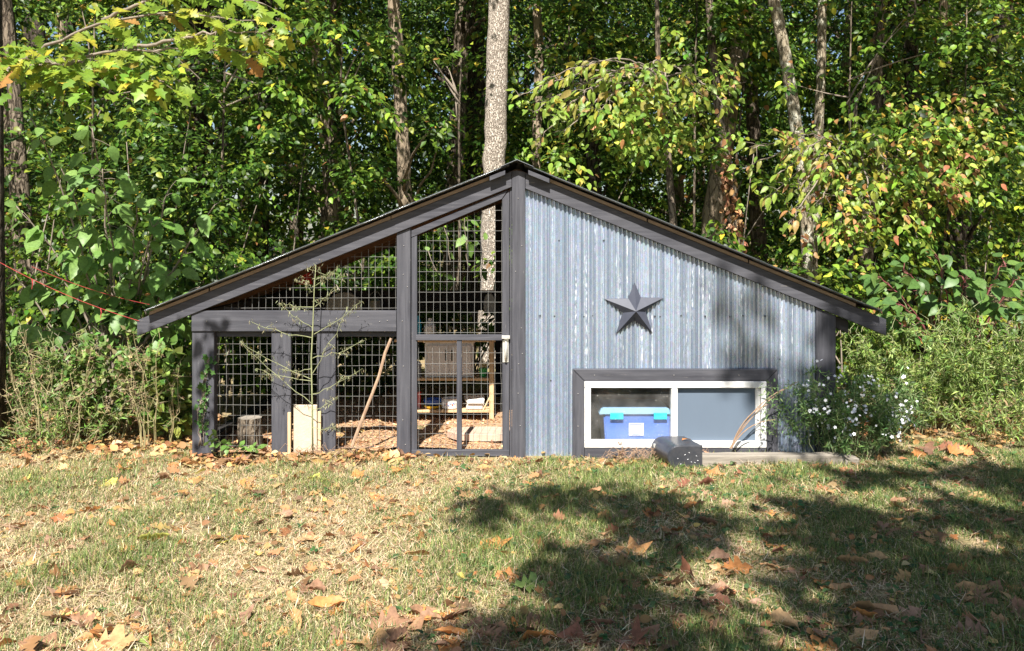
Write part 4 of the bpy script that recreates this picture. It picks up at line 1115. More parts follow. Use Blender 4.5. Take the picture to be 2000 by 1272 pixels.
def leafy(name, label, cat, base, paths, radii, meshes, count, size, bark, r, droop=.5, face=(0, -.35, .9), tmin=.35, nn=.35, group=None, e=None, pet=.05, tw=.12):
    """Plant whose stems are tubes and whose leaves are separate objects along the stems."""
    if e is None: e = empty(name, Vector(base), label, cat, group)
    per = max(1, count // len(paths))
    for pts in paths:
        pts = np.array(pts, float); n = len(pts)
        t = np.linspace(0, n - 1, n * 4)
        sm = np.stack([np.interp(t, np.arange(n), pts[:, k]) for k in range(3)], 1)
        for _ in range(2):
            q_ = sm.copy(); q_[1:-1] = (sm[:-2] + 2 * sm[1:-1] + sm[2:]) / 4; sm = q_
        sm[1:-1] += r.normal(0, .008, sm[1:-1].shape)
        st_ = MB().tube(sm, np.linspace(radii[0], radii[1], len(sm)), 6)
        for k in range(per):
            u = r.uniform(tmin, 1) * (len(sm) - 1); i = int(min(u, len(sm) - 2))
            p = sm[i] + (sm[i + 1] - sm[i]) * (u - i)
            d = unit(sm[i + 1] - sm[i]); lat = unit(np.cross(d, [0, 0, 1.0]) + 1e-4) * r.choice([-1, 1])
            off = d * r.uniform(0, 1.2) + lat * r.uniform(.2, 1) + np.array([0, 0, r.uniform(-.5, .6)])
            off = unit(off) * r.uniform(.3, 1.0) * tw
            q2 = p + off
            st_.tube([p, p + off * .5 + [0, 0, .008], q2], [.0028, .0022, .0016], 4, caps=False)
            a = off / tw * .7 + d * .4 + np.array([0, 0, -r.uniform(.2, 1) * droop * 1.6])
            place_leaf('leaf', meshes[r.integers(len(meshes))], e, q2, a, np.array(face) + r.normal(0, nn, 3), size * r.uniform(.65, 1.25), base)
        st_.build('branch', bark, e, smooth=True)
    return e

oak_cols = [(.13, .23, .025), (.22, .32, .035), (.17, .28, .03), (.29, .36, .04), (.12, .22, .03), (.44, .38, .04), (.20, .31, .03), (.40, .19, .06)]
oak_leaf = leaf_mat('oak_leaf', 'random', oak_cols, .42)
pale_cols = [(.10, .20, .04), (.15, .27, .06), (.20, .32, .09), (.12, .24, .04), (.22, .34, .09), (.09, .18, .035)]
pale_leaf = leaf_mat('broad_leaf', 'random', pale_cols, .36)
hick_cols = [(.14, .23, .035), (.23, .32, .05), (.19, .28, .04), (.32, .36, .06), (.16, .26, .04), (.52, .40, .06), (.26, .34, .06), (.40, .20, .085), (.20, .30, .05)]
hick_leaf = leaf_mat('hickory_leaf', 'random', hick_cols, .38)
poke_cols = [(.075, .15, .04), (.10, .19, .05), (.085, .17, .035), (.14, .22, .05), (.07, .14, .045)]
poke_leaf = leaf_mat('pokeweed_leaf', 'random', poke_cols, .30)
def oak_tpl(cu, cv): return strip_leaf(OAK_U, [h * 1.15 for h in OAK_H], cv, cu)
oak_me = leaf_meshes('oak_leaf', [oak_tpl(-.25, .2), oak_tpl(-.45, .35), oak_tpl(.15, .3), oak_tpl(-.1, -.25)], oak_leaf)
def ov(cu, cv, w=1.0): return strip_leaf([0, .10, .26, .46, .66, .84, 1], [.0, .17 * w, .29 * w, .31 * w, .24 * w, .11 * w, .0], cv, cu)
pale_me = leaf_meshes('broad_leaf', [ov(-.3, .2), ov(-.5, .3), ov(-.1, .12), ov(-.25, -.1)], pale_leaf)
hick_me = leaf_meshes('hickory_leaf', [ov(-.35, .3, .72), ov(-.6, .5, .66), ov(-.15, .2, .75), ov(.2, .6, .55)], hick_leaf)
poke_me = leaf_meshes('pokeweed_leaf', [ov(-.25, .15, .95), ov(-.4, .25, 1.0), ov(-.1, .1, .9)], poke_leaf)

# oak at the left edge: trunk just inside the frame, boughs over the lawn
r = np.random.default_rng(21)
Yo = 6.1
ob = np.array(W(-14, 900, 6.75)); ob[2] = 0
oak = empty('oak_tree', Vector(ob), 'oak at the left edge whose yellow-green lobed leaves hang in the upper left corner', 'tree')
MB().tube([ob + [0, 0, -.05], ob + [.0, 0, 1], ob + [-.01, .0, 2.4], ob + [-.03, 0, 5], ob + [-.1, 0, 7.5]], [.10, .085, .08, .07, .03], 18, .1).build('trunk', M['bark_dark'], oak, smooth=True)
o0 = tuple(W(-20, 150, 6.65))
paths = [[o0, W(90, 95, 6.45), W(200, 40, 6.25), W(330, 25, 6.15), W(500, 40, 6.05)],
         [o0, W(120, 120, 6.35), W(250, 95, 6.15), W(400, 95, 6.05), W(535, 105, 5.95)],
         [o0, W(60, 130, 6.45), W(150, 118, 6.25), W(240, 130, 6.15), W(320, 160, 6.05)],
         [W(200, 40, 6.25), W(280, 0, 6.15), W(380, -20, 6.15), W(520, 10, 6.05)],
         [W(150, 118, 6.25), W(120, 130, 6.15), W(70, 120, 6.05), W(25, 125, 5.95)],
         [W(250, 95, 6.15), W(340, 75, 6.05), W(430, 60, 5.95), W(520, 65, 5.85)]]
leafy('oak_tree', None, None, ob, paths, (.016, .004), oak_me, 240, .135, M['twig'], r, .35, face=(.0, -.55, .8), tmin=.3, nn=.45, e=oak, tw=.14)
# a bough of the same oak above the frame that dapples the corner post and the left eave
C = np.array([np.array(s_) + SUN * d for s_, d in [((-2.30, 6.4, z), 4.2) for z in (.05, .3, .62, .86)] + [((-2.66 + .12 * k, 6.4, 1.05), 4.0) for k in range(3)]])
P, A, N, S = sprays(C + r.normal(0, .03, C.shape), r.normal(0, 1, C.shape), 7, .14, .12, r)
leaf_cloud('crown', P, A, N, S, palette(len(P), oak_cols[:5], [1] * 5, r), T_OVATE, M['foliage'], oak)

# broad-leaved sapling at the left
r = np.random.default_rng(22)
sb = np.array([-3.55, 7.75, 0.0])
paths = []
for (px, py) in ((60, 230), (120, 330), (200, 330), (330, 370), (420, 400), (300, 440), (340, 520), (210, 560), (120, 450), (60, 560), (250, 620), (160, 520), (390, 560), (30, 400), (270, 390), (60, 640), (330, 640), (180, 250)):
    tip = W(px, py, r.uniform(7.0, 7.6)); mid = sb * .35 + tip * .65 + [0, .1, .25]
    paths.append([sb + r.normal(0, .04, 3) * [1, 1, 0], sb * .7 + tip * .3 + [0, .1, .3], mid, tip])
leafy('broadleaf_sapling', 'bushy sapling with large pale green oval leaves left of the coop', 'sapling', sb, paths, (.014, .004), pale_me, 290, .165, M['twig'], r, .75, face=(0, -.5, .8), tmin=.45, nn=.4, tw=.16)

# drooping branches of hickory with yellowing and dried leaves
r = np.random.default_rng(23)
hb = np.array(W(1330, 900, 9.7)); hb[2] = float(gz(hb[0], hb[1]))
paths = []
for (px, py) in ((1010, 190), (1040, 220), (1080, 150), (1140, 180), (1190, 160), (1220, 240), (1100, 260), (1160, 230), (1050, 270), (1250, 200), (1310, 210), (1360, 180), (1420, 210), (1120, 140), (1080, 230), (1270, 150)):
    tip = W(px, py, r.uniform(9.0, 9.5)); src = W(1290, 150, 9.9)
    paths.append([src, (src * .55 + tip * .45) + [0, 0, .2], tip * .8 + src * .2 + [0, 0, .1], tip])
hk = leafy('hickory_tree', 'hickory with a broad sunlit spray of yellow-green leaves right of the ridge', 'tree', hb, paths, (.012, .004), hick_me, 290, .125, M['twig'], r, .5, face=(0, -.55, .75), tmin=.35, nn=.45, tw=.16)
MB().tube([hb + [0, 0, -.05], W(1320, 500, 9.8), W(1300, 250, 9.9), W(1285, 100, 9.9), W(1280, -200, 9.9)], [.05, .045, .038, .03, .012], 9, .1).build('trunk', M['bark_mid'], hk, smooth=True)
r = np.random.default_rng(24)
hb = np.array(W(1660, 900, 9.6)); hb[2] = float(gz(hb[0], hb[1]))
paths = []
for (px, py) in ((1470, 290), (1520, 340), (1500, 390), (1560, 370), (1620, 330), (1600, 400), (1660, 360), (1700, 400), (1740, 330), (1760, 390), (1820, 340), (1860, 390), (1800, 420), (1540, 440), (1690, 450), (1450, 330), (1560, 300), (1720, 280), (1640, 450)):
    tip = W(px, py, r.uniform(8.6, 9.2)); src = W(1670, 300, 9.6)
    paths.append([src, (src * .55 + tip * .45) + [0, 0, .2], tip * .8 + src * .2 + [0, 0, .08], tip])
hk2 = leafy('hickory_sapling', 'sapling with drooping sunlit yellowing and browned leaves over the right roof slope', 'sapling', hb, paths, (.012, .004), hick_me, 290, .120, M['twig'], r, .5, face=(0, -.55, .75), tmin=.3, nn=.45, tw=.17)
MB().tube([hb + [0, 0, -.05], W(1665, 500, 9.6), W(1670, 300, 9.6), W(1672, 200, 9.6)], [.04, .035, .025, .012], 9, .1).build('trunk', M['bark_mid'], hk2, smooth=True)

# smaller leaves that fill the same sprays, too many and too small to be picked apart
def filler(e, rects, n, size, cols, r, tpl=T_OVATE):
    C = np.concatenate([np.stack([W(r.uniform(a, c), r.uniform(b, d), r.uniform(y0, y1)) for _ in range(max(4, int(n * w)))]) for (a, b, c, d, y0, y1, w) in rects])
    C = C[(lumpy(C, r, 2.6) > -.35) & clear(C, .2)]
    P, A, N, S = sprays(C, r.normal(0, 1, C.shape) * [1, .6, .25] + [0, -.4, 0], 8, .26, size, r, .4, face=(0, -.55, .75), jitter=.05)
    leaf_cloud('crown', P, A, N, S, palette(len(P), cols, [1] * len(cols), r), tpl, M['foliage'], e)['kind'] = 'stuff'
r = np.random.default_rng(61)
filler(hk, [(1000, 125, 1260, 280, 9.0, 9.7, .5), (1180, 120, 1440, 280, 9.1, 9.9, .5), (1090, 250, 1130, 340, 9.2, 9.5, .05), (1240, 250, 1420, 330, 9.1, 9.8, .15)], 230, .085, hick_cols[:5] + hick_cols[:5] + hick_cols, r)
filler(hk2, [(1420, 260, 1900, 400, 8.7, 9.6, .6), (1520, 380, 1800, 475, 8.6, 9.3, .25), (1620, 180, 1960, 300, 8.9, 9.8, .3)], 330, .085, hick_cols[:5] + hick_cols + [(.36, .18, .08), (.30, .14, .06)], r)
filler(oak, [(20, 110, 330, 185, 6.0, 6.3, .4), (230, 0, 540, 110, 5.95, 6.2, .6)], 60, .10, oak_cols[:5] + oak_cols[:5] + oak_cols[5:6], r, T_MAPLE)

# bush seen through the door: bare twigs, a few large leaves
r = np.random.default_rng(25)
tb_ = np.array([-.42, 9.5, 0.0])
paths = [[tb_, tb_ + [dx * .4, dy, h_ * .55], tb_ + [dx, dy, h_]] for dx, dy, h_ in ((-.5, 0, 1.5), (-.32, -.05, 1.75), (-.1, .05, 1.9), (.12, 0, 1.6), (.3, -.05, 1.3), (-.6, .1, 1.0), (.22, .1, 1.05), (-.25, .1, 1.3), (.05, -.1, 1.15))]
leafy('twiggy_bush', 'twiggy bush with a few bright leaves seen through the door', 'shrub', tb_, paths, (.008, .003), pale_me + hick_me[:1], 64, .13, M['twig'], r, .7, tmin=.3, nn=.5, tw=.12)

# pokeweed on the right
r = np.random.default_rng(26)
pb = np.array([4.1, 7.9, 0.0])
paths = []
for (px, py) in ((1710, 540), (1760, 520), (1830, 500), (1800, 560), (1880, 540), (1930, 560), (1960, 510), (1990, 540), (1740, 590), (1850, 600), (1900, 620), (1950, 600), (1770, 640), (1720, 620), (1990, 600)):
    tip = W(px, py, r.uniform(7.3, 7.8)); paths.append([pb + r.normal(0, .05, 3) * [1, 1, 0], pb * .6 + tip * .4 + [0, .05, .3], tip * .8 + pb * .2 + [0, 0, .15], tip])
leafy('pokeweed', 'pokeweed with pink stems and large dark green leaves right of the coop', 'plant', pb, paths, (.010, .004), poke_me, 190, .135, M['stem_pink'], r, .55, face=(0, -.45, .8), tmin=.5, nn=.4, tw=.13)
# ivy climbing the corner post
r = np.random.default_rng(27)
ib_ = np.array([X(397), YF - .02, 0])
paths = [[(X(392 + dx), YF - .012, Z(870)), (X(394 + dx), YF - .014, Z(810)), (X(398 + dx * .7), YF - .014, Z(760)), (X(408 + dx * .3), YF - .015, Z(700))] for dx in (-3, 2, 6)]
leafy('ivy', 'ivy climbing the left corner post', 'ivy', ib_, paths, (.004, .0015), leaf_meshes('ivy_leaf', [T_MAPLE], leaf_mat('ivy_leaf', 'random', [(.05, .13, .03), (.08, .17, .04), (.06, .14, .03), (.12, .2, .05)], .3)), 130, .042, M['twig'], r, .4, face=(0, -1, .35), tmin=.12, nn=.3, tw=.035)
r = np.random.default_rng(28)
lb_ = np.array([X(455), 6.44, 0])
paths = [[lb_ + [dx, 0, 0], lb_ + [dx * 1.2, -.02, h_ * .6], lb_ + [dx * 1.5, -.04, h_]] for dx, h_ in ((-.06, .16), (-.02, .12), (.05, .1), (.1, .08), (.14, .07), (-.1, .1))]
leafy('ground_vine', 'small bright green vine at the foot of the first wire bay', 'plant', lb_, paths, (.004, .002), pale_me, 36, .06, M['stem_green'], r, .3, face=(0, -.6, .8), tmin=.3, tw=.04)

# ---- feathery weeds
def weed(name, label, x, y, h, rx, n, r, cols, leaf=.05, cat='weed', spike=True, lean=0.0, nl=22, tpl=T_NARROW, stem='stem_green', extra=None, rs=.0024, twigs=5):
    g0 = float(gz(x, y)); e = empty(name, (x, y, g0), label, cat)
    PP = []; st_ = MB(); sp_ = MB()
    for k in range(n):
        a = r.uniform(0, 2 * math.pi); q_ = math.sqrt(r.uniform(0, 1)) * rx
        b0 = np.array([x + q_ * .45 * math.cos(a), y + q_ * .35 * math.sin(a), g0 - .02])
        hh = h * r.uniform(.55, 1.1) * (1 - .25 * (q_ / rx) ** 2)
        tip = np.array([x + q_ * math.cos(a) + lean * hh, y + q_ * .6 * math.sin(a), g0 + hh])
        m = b0 * .45 + tip * .55 + [0, 0, hh * .12]
        tt = np.linspace(0, 1, 8)[:, None]
        pts = (1 - tt) ** 2 * b0 + 2 * tt * (1 - tt) * m + tt ** 2 * tip + r.normal(0, .016, (8, 3))
        st_.tube(pts, np.linspace(rs, rs * .45, 8), 4, caps=False)
        Cs = [pts]
        for _ in range(twigs):
            i = r.integers(2, 7); d = unit(r.normal(0, 1, 3) + [0, -.3, .6]); L = r.uniform(.06, .16) * h
            tw_ = np.array([pts[i] + d * L * s for s in (0, .5, 1)]); st_.tube(tw_, [rs * .5, rs * .4, rs * .3], 3, caps=False); Cs.append(tw_)
        for c in Cs:
            m_ = nl if c is pts else nl // 3
            u = r.uniform(.18, 1, m_) * (len(c) - 1); i = np.minimum(u.astype(int), len(c) - 2)
            PP.append(c[i] + (c[i + 1] - c[i]) * (u - i)[:, None])
        if spike:
            sp_.tube([tip, tip + [r.normal(0, .02), 0, .04 * h], tip + [r.normal(0, .04), 0, .09 * h]], [.0032, .003, .001], 4)
    P = np.concatenate(PP); n_ = len(P)
    A = r.normal(0, .8, (n_, 3)) + [0, -.2, .15]; N = r.normal(0, .5, (n_, 3)) + [0, -.4, .8]
    leaf_cloud('foliage', P, A, N, leaf * r.uniform(.5, 1.3, n_), palette(n_, cols, [1] * len(cols), r), tpl, M['foliage'], e)['kind'] = 'stuff'
    st_.build('stem', M[stem], e)['kind'] = 'stuff'
    if spike: sp_.build('seed_spike', M['stem_green'], e)['kind'] = 'stuff'
    return e, P
r = np.random.default_rng(31)
RAG = [(.19, .28, .06), (.26, .34, .09), (.14, .22, .05), (.30, .35, .12)]
weed('ragweed', 'feathery pale green ragweed clump with upright spikes right of the asters', 3.35, 7.35, 1.0, .6, 42, r, RAG, .055, nl=70)
weed('ragweed', 'tall ragweed clump at the right edge below the pokeweed', 4.15, 7.4, 1.1, .65, 42, r, RAG, .055, nl=70)
weed('ragweed', 'low sunlit weeds at the foot of the right edge', 3.95, 6.95, .45, .6, 34, r, RAG + [(.3, .2, .09)], .06, nl=20, spike=False)
weed('ragweed', 'short dark weeds behind the end of the fallen post', 2.95, 7.0, .5, .5, 30, r, [(.06, .11, .03), (.09, .14, .04), (.05, .09, .03)], .05, nl=22, spike=False)
WD = [(.10, .20, .04), (.16, .26, .055), (.22, .28, .08), (.27, .22, .11)]
weed('wild_weed', 'pale feathery weed clump at the left edge', -4.05, 6.95, .95, .5, 34, r, WD, .055, nl=52)
weed('wild_weed', 'green weed clump under the red cords', -3.35, 7.05, .9, .5, 34, r, WD, .06, nl=46, tpl=T_SMALL)
weed('wild_weed', 'leafy weeds beside the left corner post', -2.75, 7.05, .85, .35, 26, r, [(.10, .18, .04), (.16, .23, .05), (.2, .25, .05)], .10, nl=12, tpl=T_OVATE, spike=False)
weed('wild_weed', 'low rough weeds on the leaf litter at left', -3.6, 6.75, .42, .7, 34, r, WD, .06, nl=14, spike=False)
weed('ragweed', 'feathery weed clump beyond the right edge', 5.15, 7.35, 1.0, .65, 38, r, RAG, .055, nl=60)
weed('wild_weed', 'tangled weed clump beyond the left edge', -5.0, 7.1, .9, .55, 34, r, WD, .055, nl=46)
weed('dry_weed', 'bare brown dry stalks standing left of the corner post', -2.75, 6.78, 1.0, .30, 13, r, [(.30, .20, .13), (.24, .16, .10)], .03, nl=16, stem='stem', spike=False, twigs=7, rs=.0036)
weed('dry_weed', 'dry broken stalks among the weeds at left', -3.5, 6.68, .95, .6, 16, r, [(.33, .24, .15), (.26, .18, .11)], .035, nl=12, stem='stem', spike=False, twigs=7, rs=.0034)

# white asters leaning over the end of the post
r = np.random.default_rng(33)
AST = [(.13, .23, .07), (.18, .29, .09), (.10, .18, .055), (.22, .32, .12)]
e, P = weed('aster_bush', 'white-flowered aster bush at the right end of the steel wall', 2.44, 6.47, .68, .56, 70, r, AST, .045, cat='aster', nl=44, spike=False, lean=.10, twigs=5)
top_ = P[r.choice(np.where((P[:, 2] > .12) & (P[:, 0] > 2.08))[0], 330, replace=False)]
top_ = top_[np.argsort(-top_[:, 2] + r.normal(0, .12, len(top_)))][:280] + r.normal(0, .02, (280, 3)) + [0.03, -.05, .03]
V = []; Fq = []
for p in top_:
    n0 = len(V); d = unit(r.normal(0, .5, 3) + [0, -.8, .6]); u_ = unit(np.cross(d, [0.1, .3, 1])); w_ = np.cross(d, u_); rad = r.uniform(.010, .017)
    V.append(p)
    for k in range(10):
        a = 2 * math.pi * k / 10; q_ = rad if k % 2 == 0 else rad * .62
        V.append(p + q_ * (math.cos(a) * u_ + math.sin(a) * w_) + d * .003)
    Fq += [(n0, n0 + 1 + k, n0 + 1 + (k + 1) % 10) for k in range(10)]
link('blossom', np_mesh('blossom', np.array(V), np.array(Fq)), M['petal'], e)['kind'] = 'stuff'
b = MB()
for tip in ((1530, 760), (1500, 790), (1560, 745), (1515, 820)):
    p0 = W(1428 + r.uniform(-3, 3), 876, 6.38); p1 = W(tip[0], tip[1], 6.3)
    tt = np.linspace(0, 1, 10)[:, None]; m = p0 * .5 + p1 * .5 + [-.05, 0, .10]
    b.tube((1 - tt) ** 2 * p0 + 2 * tt * (1 - tt) * m + tt ** 2 * p1, np.linspace(.005, .0025, 10), 5)
b.build('arching_stem', M['stick'], e)['kind'] = 'stuff'
P = np.array([W(r.uniform(1490, 1580), r.uniform(745, 850), r.uniform(6.2, 6.4)) for _ in range(420)])
leaf_cloud('leaning_foliage', P, r.normal(0, .7, (420, 3)), r.normal(0, .5, (420, 3)) + [0, -.4, .8], r.uniform(.02, .05, 420), palette(420, AST, [1] * 4, r), T_NARROW, M['foliage'], e)['kind'] = 'stuff'

# tall thin weed before the cream block
r = np.random.default_rng(35)
hw_b = W(611, 884, 6.40); hw_b[2] = 0
hwd = empty('horseweed', Vector(hw_b), 'tall thin straw-coloured weed with side shoots before the cream block', 'weed')
ax_ = [hw_b + [0, 0, -.02], W(610, 800, 6.38), W(608, 700, 6.36), W(611, 640, 6.35), W(614, 560, 6.34), W(617, 518, 6.33)]
MB().tube(ax_, [.0065, .006, .0055, .0045, .0035, .002], 6).build('stem', M['stem_green'], hwd, smooth=True)
seed_P = []
for (ya, tx, ty) in ((790, 470, 668), (745, 500, 720), (720, 545, 720), (742, 470, 668), (660, 490, 628), (640, 548, 592), (600, 550, 590), (730, 680, 600), (655, 705, 590), (700, 712, 665), (770, 708, 720), (800, 660, 775), (600, 655, 560), (570, 590, 540), (560, 660, 522), (545, 645, 530), (835, 660, 830)):
    p0 = W(610, ya, 6.37); p1 = W(tx, ty, 6.30 + r.uniform(-.06, .08)); m = p0 * .5 + p1 * .5 + [0, 0, -.035]
    tt = np.linspace(0, 1, 9)[:, None]; pts = (1 - tt) ** 2 * p0 + 2 * tt * (1 - tt) * m + tt ** 2 * p1
    pts[1:-1] += r.normal(0, .006, (7, 3)); MB().tube(pts, np.linspace(.0028, .0012, 9), 5).build('side_shoot', M['stem_green'], hwd)
    for q_ in pts[3:]: seed_P.append(q_ + r.normal(0, .010, (7, 3)))
    for q_ in pts[4:8:2]:
        d_ = np.array([r.normal(0, .06), r.normal(0, .03), r.uniform(-.02, .06)]); MB().tube([q_, q_ + d_ * .5, q_ + d_ + [0, 0, -.012]], [.0013, .001, .0008], 3).build('twiglet', M['stem_green'], hwd); seed_P.append(q_ + d_ + r.normal(0, .009, (7, 3)))
P = np.concatenate(seed_P + [W(616, 522, 6.33) + r.normal(0, .03, (26, 3))])
leaf_cloud('seed_head', P, r.normal(0, .4, P.shape) + [0, 0, -1], r.normal(0, 1, P.shape), r.uniform(.014, .034, len(P)), palette(len(P), [(.30, .30, .16), (.36, .34, .20)], [1, 1], r), T_NARROW, M['foliage'], hwd)['kind'] = 'stuff'
r = np.random.default_rng(36)
wp = G(1210, 894)
weed('small_weed', 'small dry weed spike standing before the window', wp[0], 6.35, .16, .05, 4, r, [(.25, .22, .1), (.3, .15, .1)], .02, nl=16, stem='stick', spike=False)

# ------------------------------------------------------------------ tree behind the camera whose crown shades the right of the lawn
def inside(poly, x, y):
    c = np.zeros(len(x), bool); n = len(poly)
    for i in range(n):
        (x1, y1), (x2, y2) = poly[i], poly[(i + 1) % n]
        hit = ((y1 > y) != (y2 > y)) & (x < (x2 - x1) * (y - y1) / (y2 - y1 + 1e-12) + x1)
        c ^= hit
    return c
r = np.random.default_rng(41)
# places on the lawn that stand in shade, in metres
SHADE = [tuple(G(a, b)[:2]) for a, b in ((720, 1300), (860, 1240), (1030, 1205), (1120, 1130), (1105, 1065), (1150, 1022), (1000, 1015), (880, 992), (1000, 966), (1250, 962), (1400, 985), (1450, 1010), (1380, 1065), (1290, 1105), (1390, 1150), (1500, 1135), (1560, 1060), (1540, 1000), (1560, 955), (1650, 940), (1660, 915), (2150, 910), (2150, 1300))]
gxs = r.uniform(-2, 6, 60000); gys = r.uniform(3.0, 7.0, 60000)
ok = inside(SHADE, gxs, gys)
pxs = gxs / gys * F + CX; pys = HZ + F * EYE / gys
lit = (np.sin(gxs * 2.9 + 1.3 * gys) + np.sin(gys * 5.1 - 1.7 * gxs + 2) + np.sin(gxs * 6.3 + gys * 3.7)) 
ok &= lit < .95
ok &= ~((pxs > 1640) & (pys > 950) & (pys < 1012) & (lit > -.6))
tg = np.stack([gxs[ok], gys[ok], np.zeros(ok.sum())], 1)
dens = 760
tg = tg[r.choice(len(tg), dens, replace=False)]
wall_t = [(1.62 + k * .036 + r.normal(0, .05), YF, 1.30 - k * .075) for k in range(12)]
wall_t += [(r.uniform(2.30, 2.78), YF, r.uniform(.2, 1.15)) for _ in range(35)] + [(r.uniform(1.98, 2.3), YF, r.uniform(0, .62)) for _ in range(7)] + [(r.uniform(2.3, 3.1), 6.6, r.uniform(0, .35)) for _ in range(5)] + [(r.uniform(3.2, 5.5), 7.3, r.uniform(0.1, .6)) for _ in range(9)]
tg = np.concatenate([tg, np.array(wall_t)])
hgt = r.uniform(6.0, 10.5, (len(tg), 1)); hgt[dens:dens + 12] = r.uniform(9.5, 11.5, (12, 1))
C = tg + SUN * (hgt / SUN[2])
mt = np.array([2.6, -1.9, 0.0])
mp_ = empty('maple_tree', Vector(mt), 'broad maple behind the camera whose crown shades the right of the lawn', 'tree')
MB().tube([mt + [0, 0, -.1], mt + [-.05, .05, 1.2], mt + [-.15, .1, 3.2], mt + [-.3, .1, 5.5], mt + [-.3, -.6, 10.5]], [.30, .24, .20, .13, .05], 16, .08).build('trunk', M['bark_mid'], mp_, smooth=True)
lim = MB()
for i in r.choice(len(C), 22, replace=False):
    a = mt + [-.15, .1, r.uniform(2.6, 5.2)]; c = C[i]; m = (a + c) / 2 + [0, 0, .3]
    tt = np.linspace(0, 1, 7)[:, None]; lim.tube((1 - tt) ** 2 * a + 2 * tt * (1 - tt) * m + tt ** 2 * c, np.linspace(.05, .012, 7), 6)
lim.build('limb', M['bark_mid'], mp_, smooth=True)['kind'] = 'stuff'
P, A, N, S = sprays(C, r.normal(0, 1, C.shape) * [1, 1, .3], 5, .20, .145, r, .3, face=(0, -.4, .9), jitter=.05)
leaf_cloud('crown', P, A, N, S, palette(len(P), GREENS, W_DEEP, r), T_MAPLE, M['foliage'], mp_)

# ------------------------------------------------------------------ lawn: blades, weeds, litter and fallen leaves
r = np.random.default_rng(51)
def in_lawn(x, y):
    lim_y = np.where(x < -2.38, 6.75 + .1 * np.sin(3 * x), np.where(x < 2.42, 6.42, 6.9))
    ok = (y < lim_y)
    ok &= ~((x > 1.05) & (x < 2.55) & (y > 6.1) & (y < 6.45) & (r.uniform(size=len(x)) < .7))
    bare = (y > 6.08 + .12 * np.sin(2.7 * x)) & (x < 1.1)
    ok &= ~(bare & (r.uniform(size=len(x)) < np.where(x < -.75, .72, .45)))
    return ok
n = 470000
y = np.sqrt(r.uniform(2.7 ** 2, 7.0 ** 2, n)); x = r.uniform(-1, 1, n) * (.66 * y + 1.3)
patch = lumpy(np.stack([x, y, x * 0], 1), np.random.default_rng(3), 2.2) + .6 * lumpy(np.stack([x, y, x * 0], 1), np.random.default_rng(4), 6)
thin = lumpy(np.stack([x, y, x * 0], 1), np.random.default_rng(8), 5)
ok = in_lawn(x, y) & (thin > -1.5 + r.uniform(-.4, .3, n))
x, y, patch = x[ok], y[ok], patch[ok]; n = len(x)
px_ = x / y * F + CX
gprob = np.clip(.48 + .24 * patch + np.clip((px_ - 900) / 900, -.1, .35), .06, .9)
isg = r.uniform(size=n) < gprob
L = np.where(isg, r.uniform(.022, .068, n), r.uniform(.025, .065, n)) * (1 + .35 * np.clip(patch, -1, 1))
lean = np.where(isg, r.uniform(.25, 1.3, n), r.uniform(.7, 2.6, n)); az = r.uniform(0, 2 * math.pi, n)
d = np.stack([np.cos(az), np.sin(az), np.zeros(n)], 1)
up = np.array([0, 0, 1.0])
side = np.stack([-np.sin(az), np.cos(az), np.zeros(n)], 1) * (r.uniform(.0011, .0021, n) * 1.15)[:, None]
p0 = np.stack([x, y, gz(x, y) - .004], 1)
s1 = unit(up + d * lean[:, None] * .45); s2 = unit(up * np.where(isg, 1, .5)[:, None] + d * lean[:, None] * 1.4)
p1 = p0 + s1 * (L * .5)[:, None]; p2 = p1 + s2 * (L * .55)[:, None]
v = np.stack([p0 - side, p0 + side, p1 - side * .8, p1 + side * .8, p2], 1).reshape(-1, 3)
fb = np.array([(0, 1, 3), (0, 3, 2), (2, 3, 4)])
f = (fb[None] + (np.arange(n) * 5)[:, None, None]).reshape(-1, 3)
cg = palette(n, [(.12, .18, .045), (.18, .23, .06), (.09, .14, .04), (.26, .27, .09)], [3, 3, 2, 2], r, .2)
cd = palette(n, [(.54, .42, .235), (.62, .50, .295), (.41, .30, .165), (.30, .22, .12)], [3, 3, 2, 1], r, .18)
tag(link('lawn_grass', np_mesh('lawn_grass', v, f, np.repeat(np.where(isg[:, None], cg, cd), 5, axis=0)), M['grass']), kind='stuff')

# dead straws lying flat among the blades
n = 90000
y = np.sqrt(r.uniform(2.7 ** 2, 6.9 ** 2, n)); x = r.uniform(-1, 1, n) * (.66 * y + 1.3)
ok = in_lawn(x, y); x, y = x[ok], y[ok]; n = len(x)
az = r.uniform(0, 2 * math.pi, n); L = r.uniform(.025, .085, n)
d = np.stack([np.cos(az), np.sin(az), r.normal(.12, .22, n)], 1); side = np.stack([-np.sin(az), np.cos(az), np.zeros(n)], 1) * r.uniform(.0009, .0020, n)[:, None]
p0 = np.stack([x, y, gz(x, y) + r.uniform(.002, .022, n)], 1)
bend = r.normal(0, .25, (n, 3)) * L[:, None] * .4
p1 = p0 + d * (L * .5)[:, None]; p2 = p1 + d * (L * .5)[:, None] + bend
v = np.stack([p0 - side, p0 + side, p1 - side, p1 + side, p2], 1).reshape(-1, 3)
f = (fb[None] + (np.arange(n) * 5)[:, None, None]).reshape(-1, 3)
cd = palette(n, [(.57, .45, .28), (.65, .53, .35), (.44, .33, .195), (.32, .235, .14)], [3, 3, 2, 1], r, .18)
tag(link('lawn_straw_grass', np_mesh('lawn_straw_grass', v, f, np.repeat(cd, 5, axis=0)), M['grass']), kind='stuff')

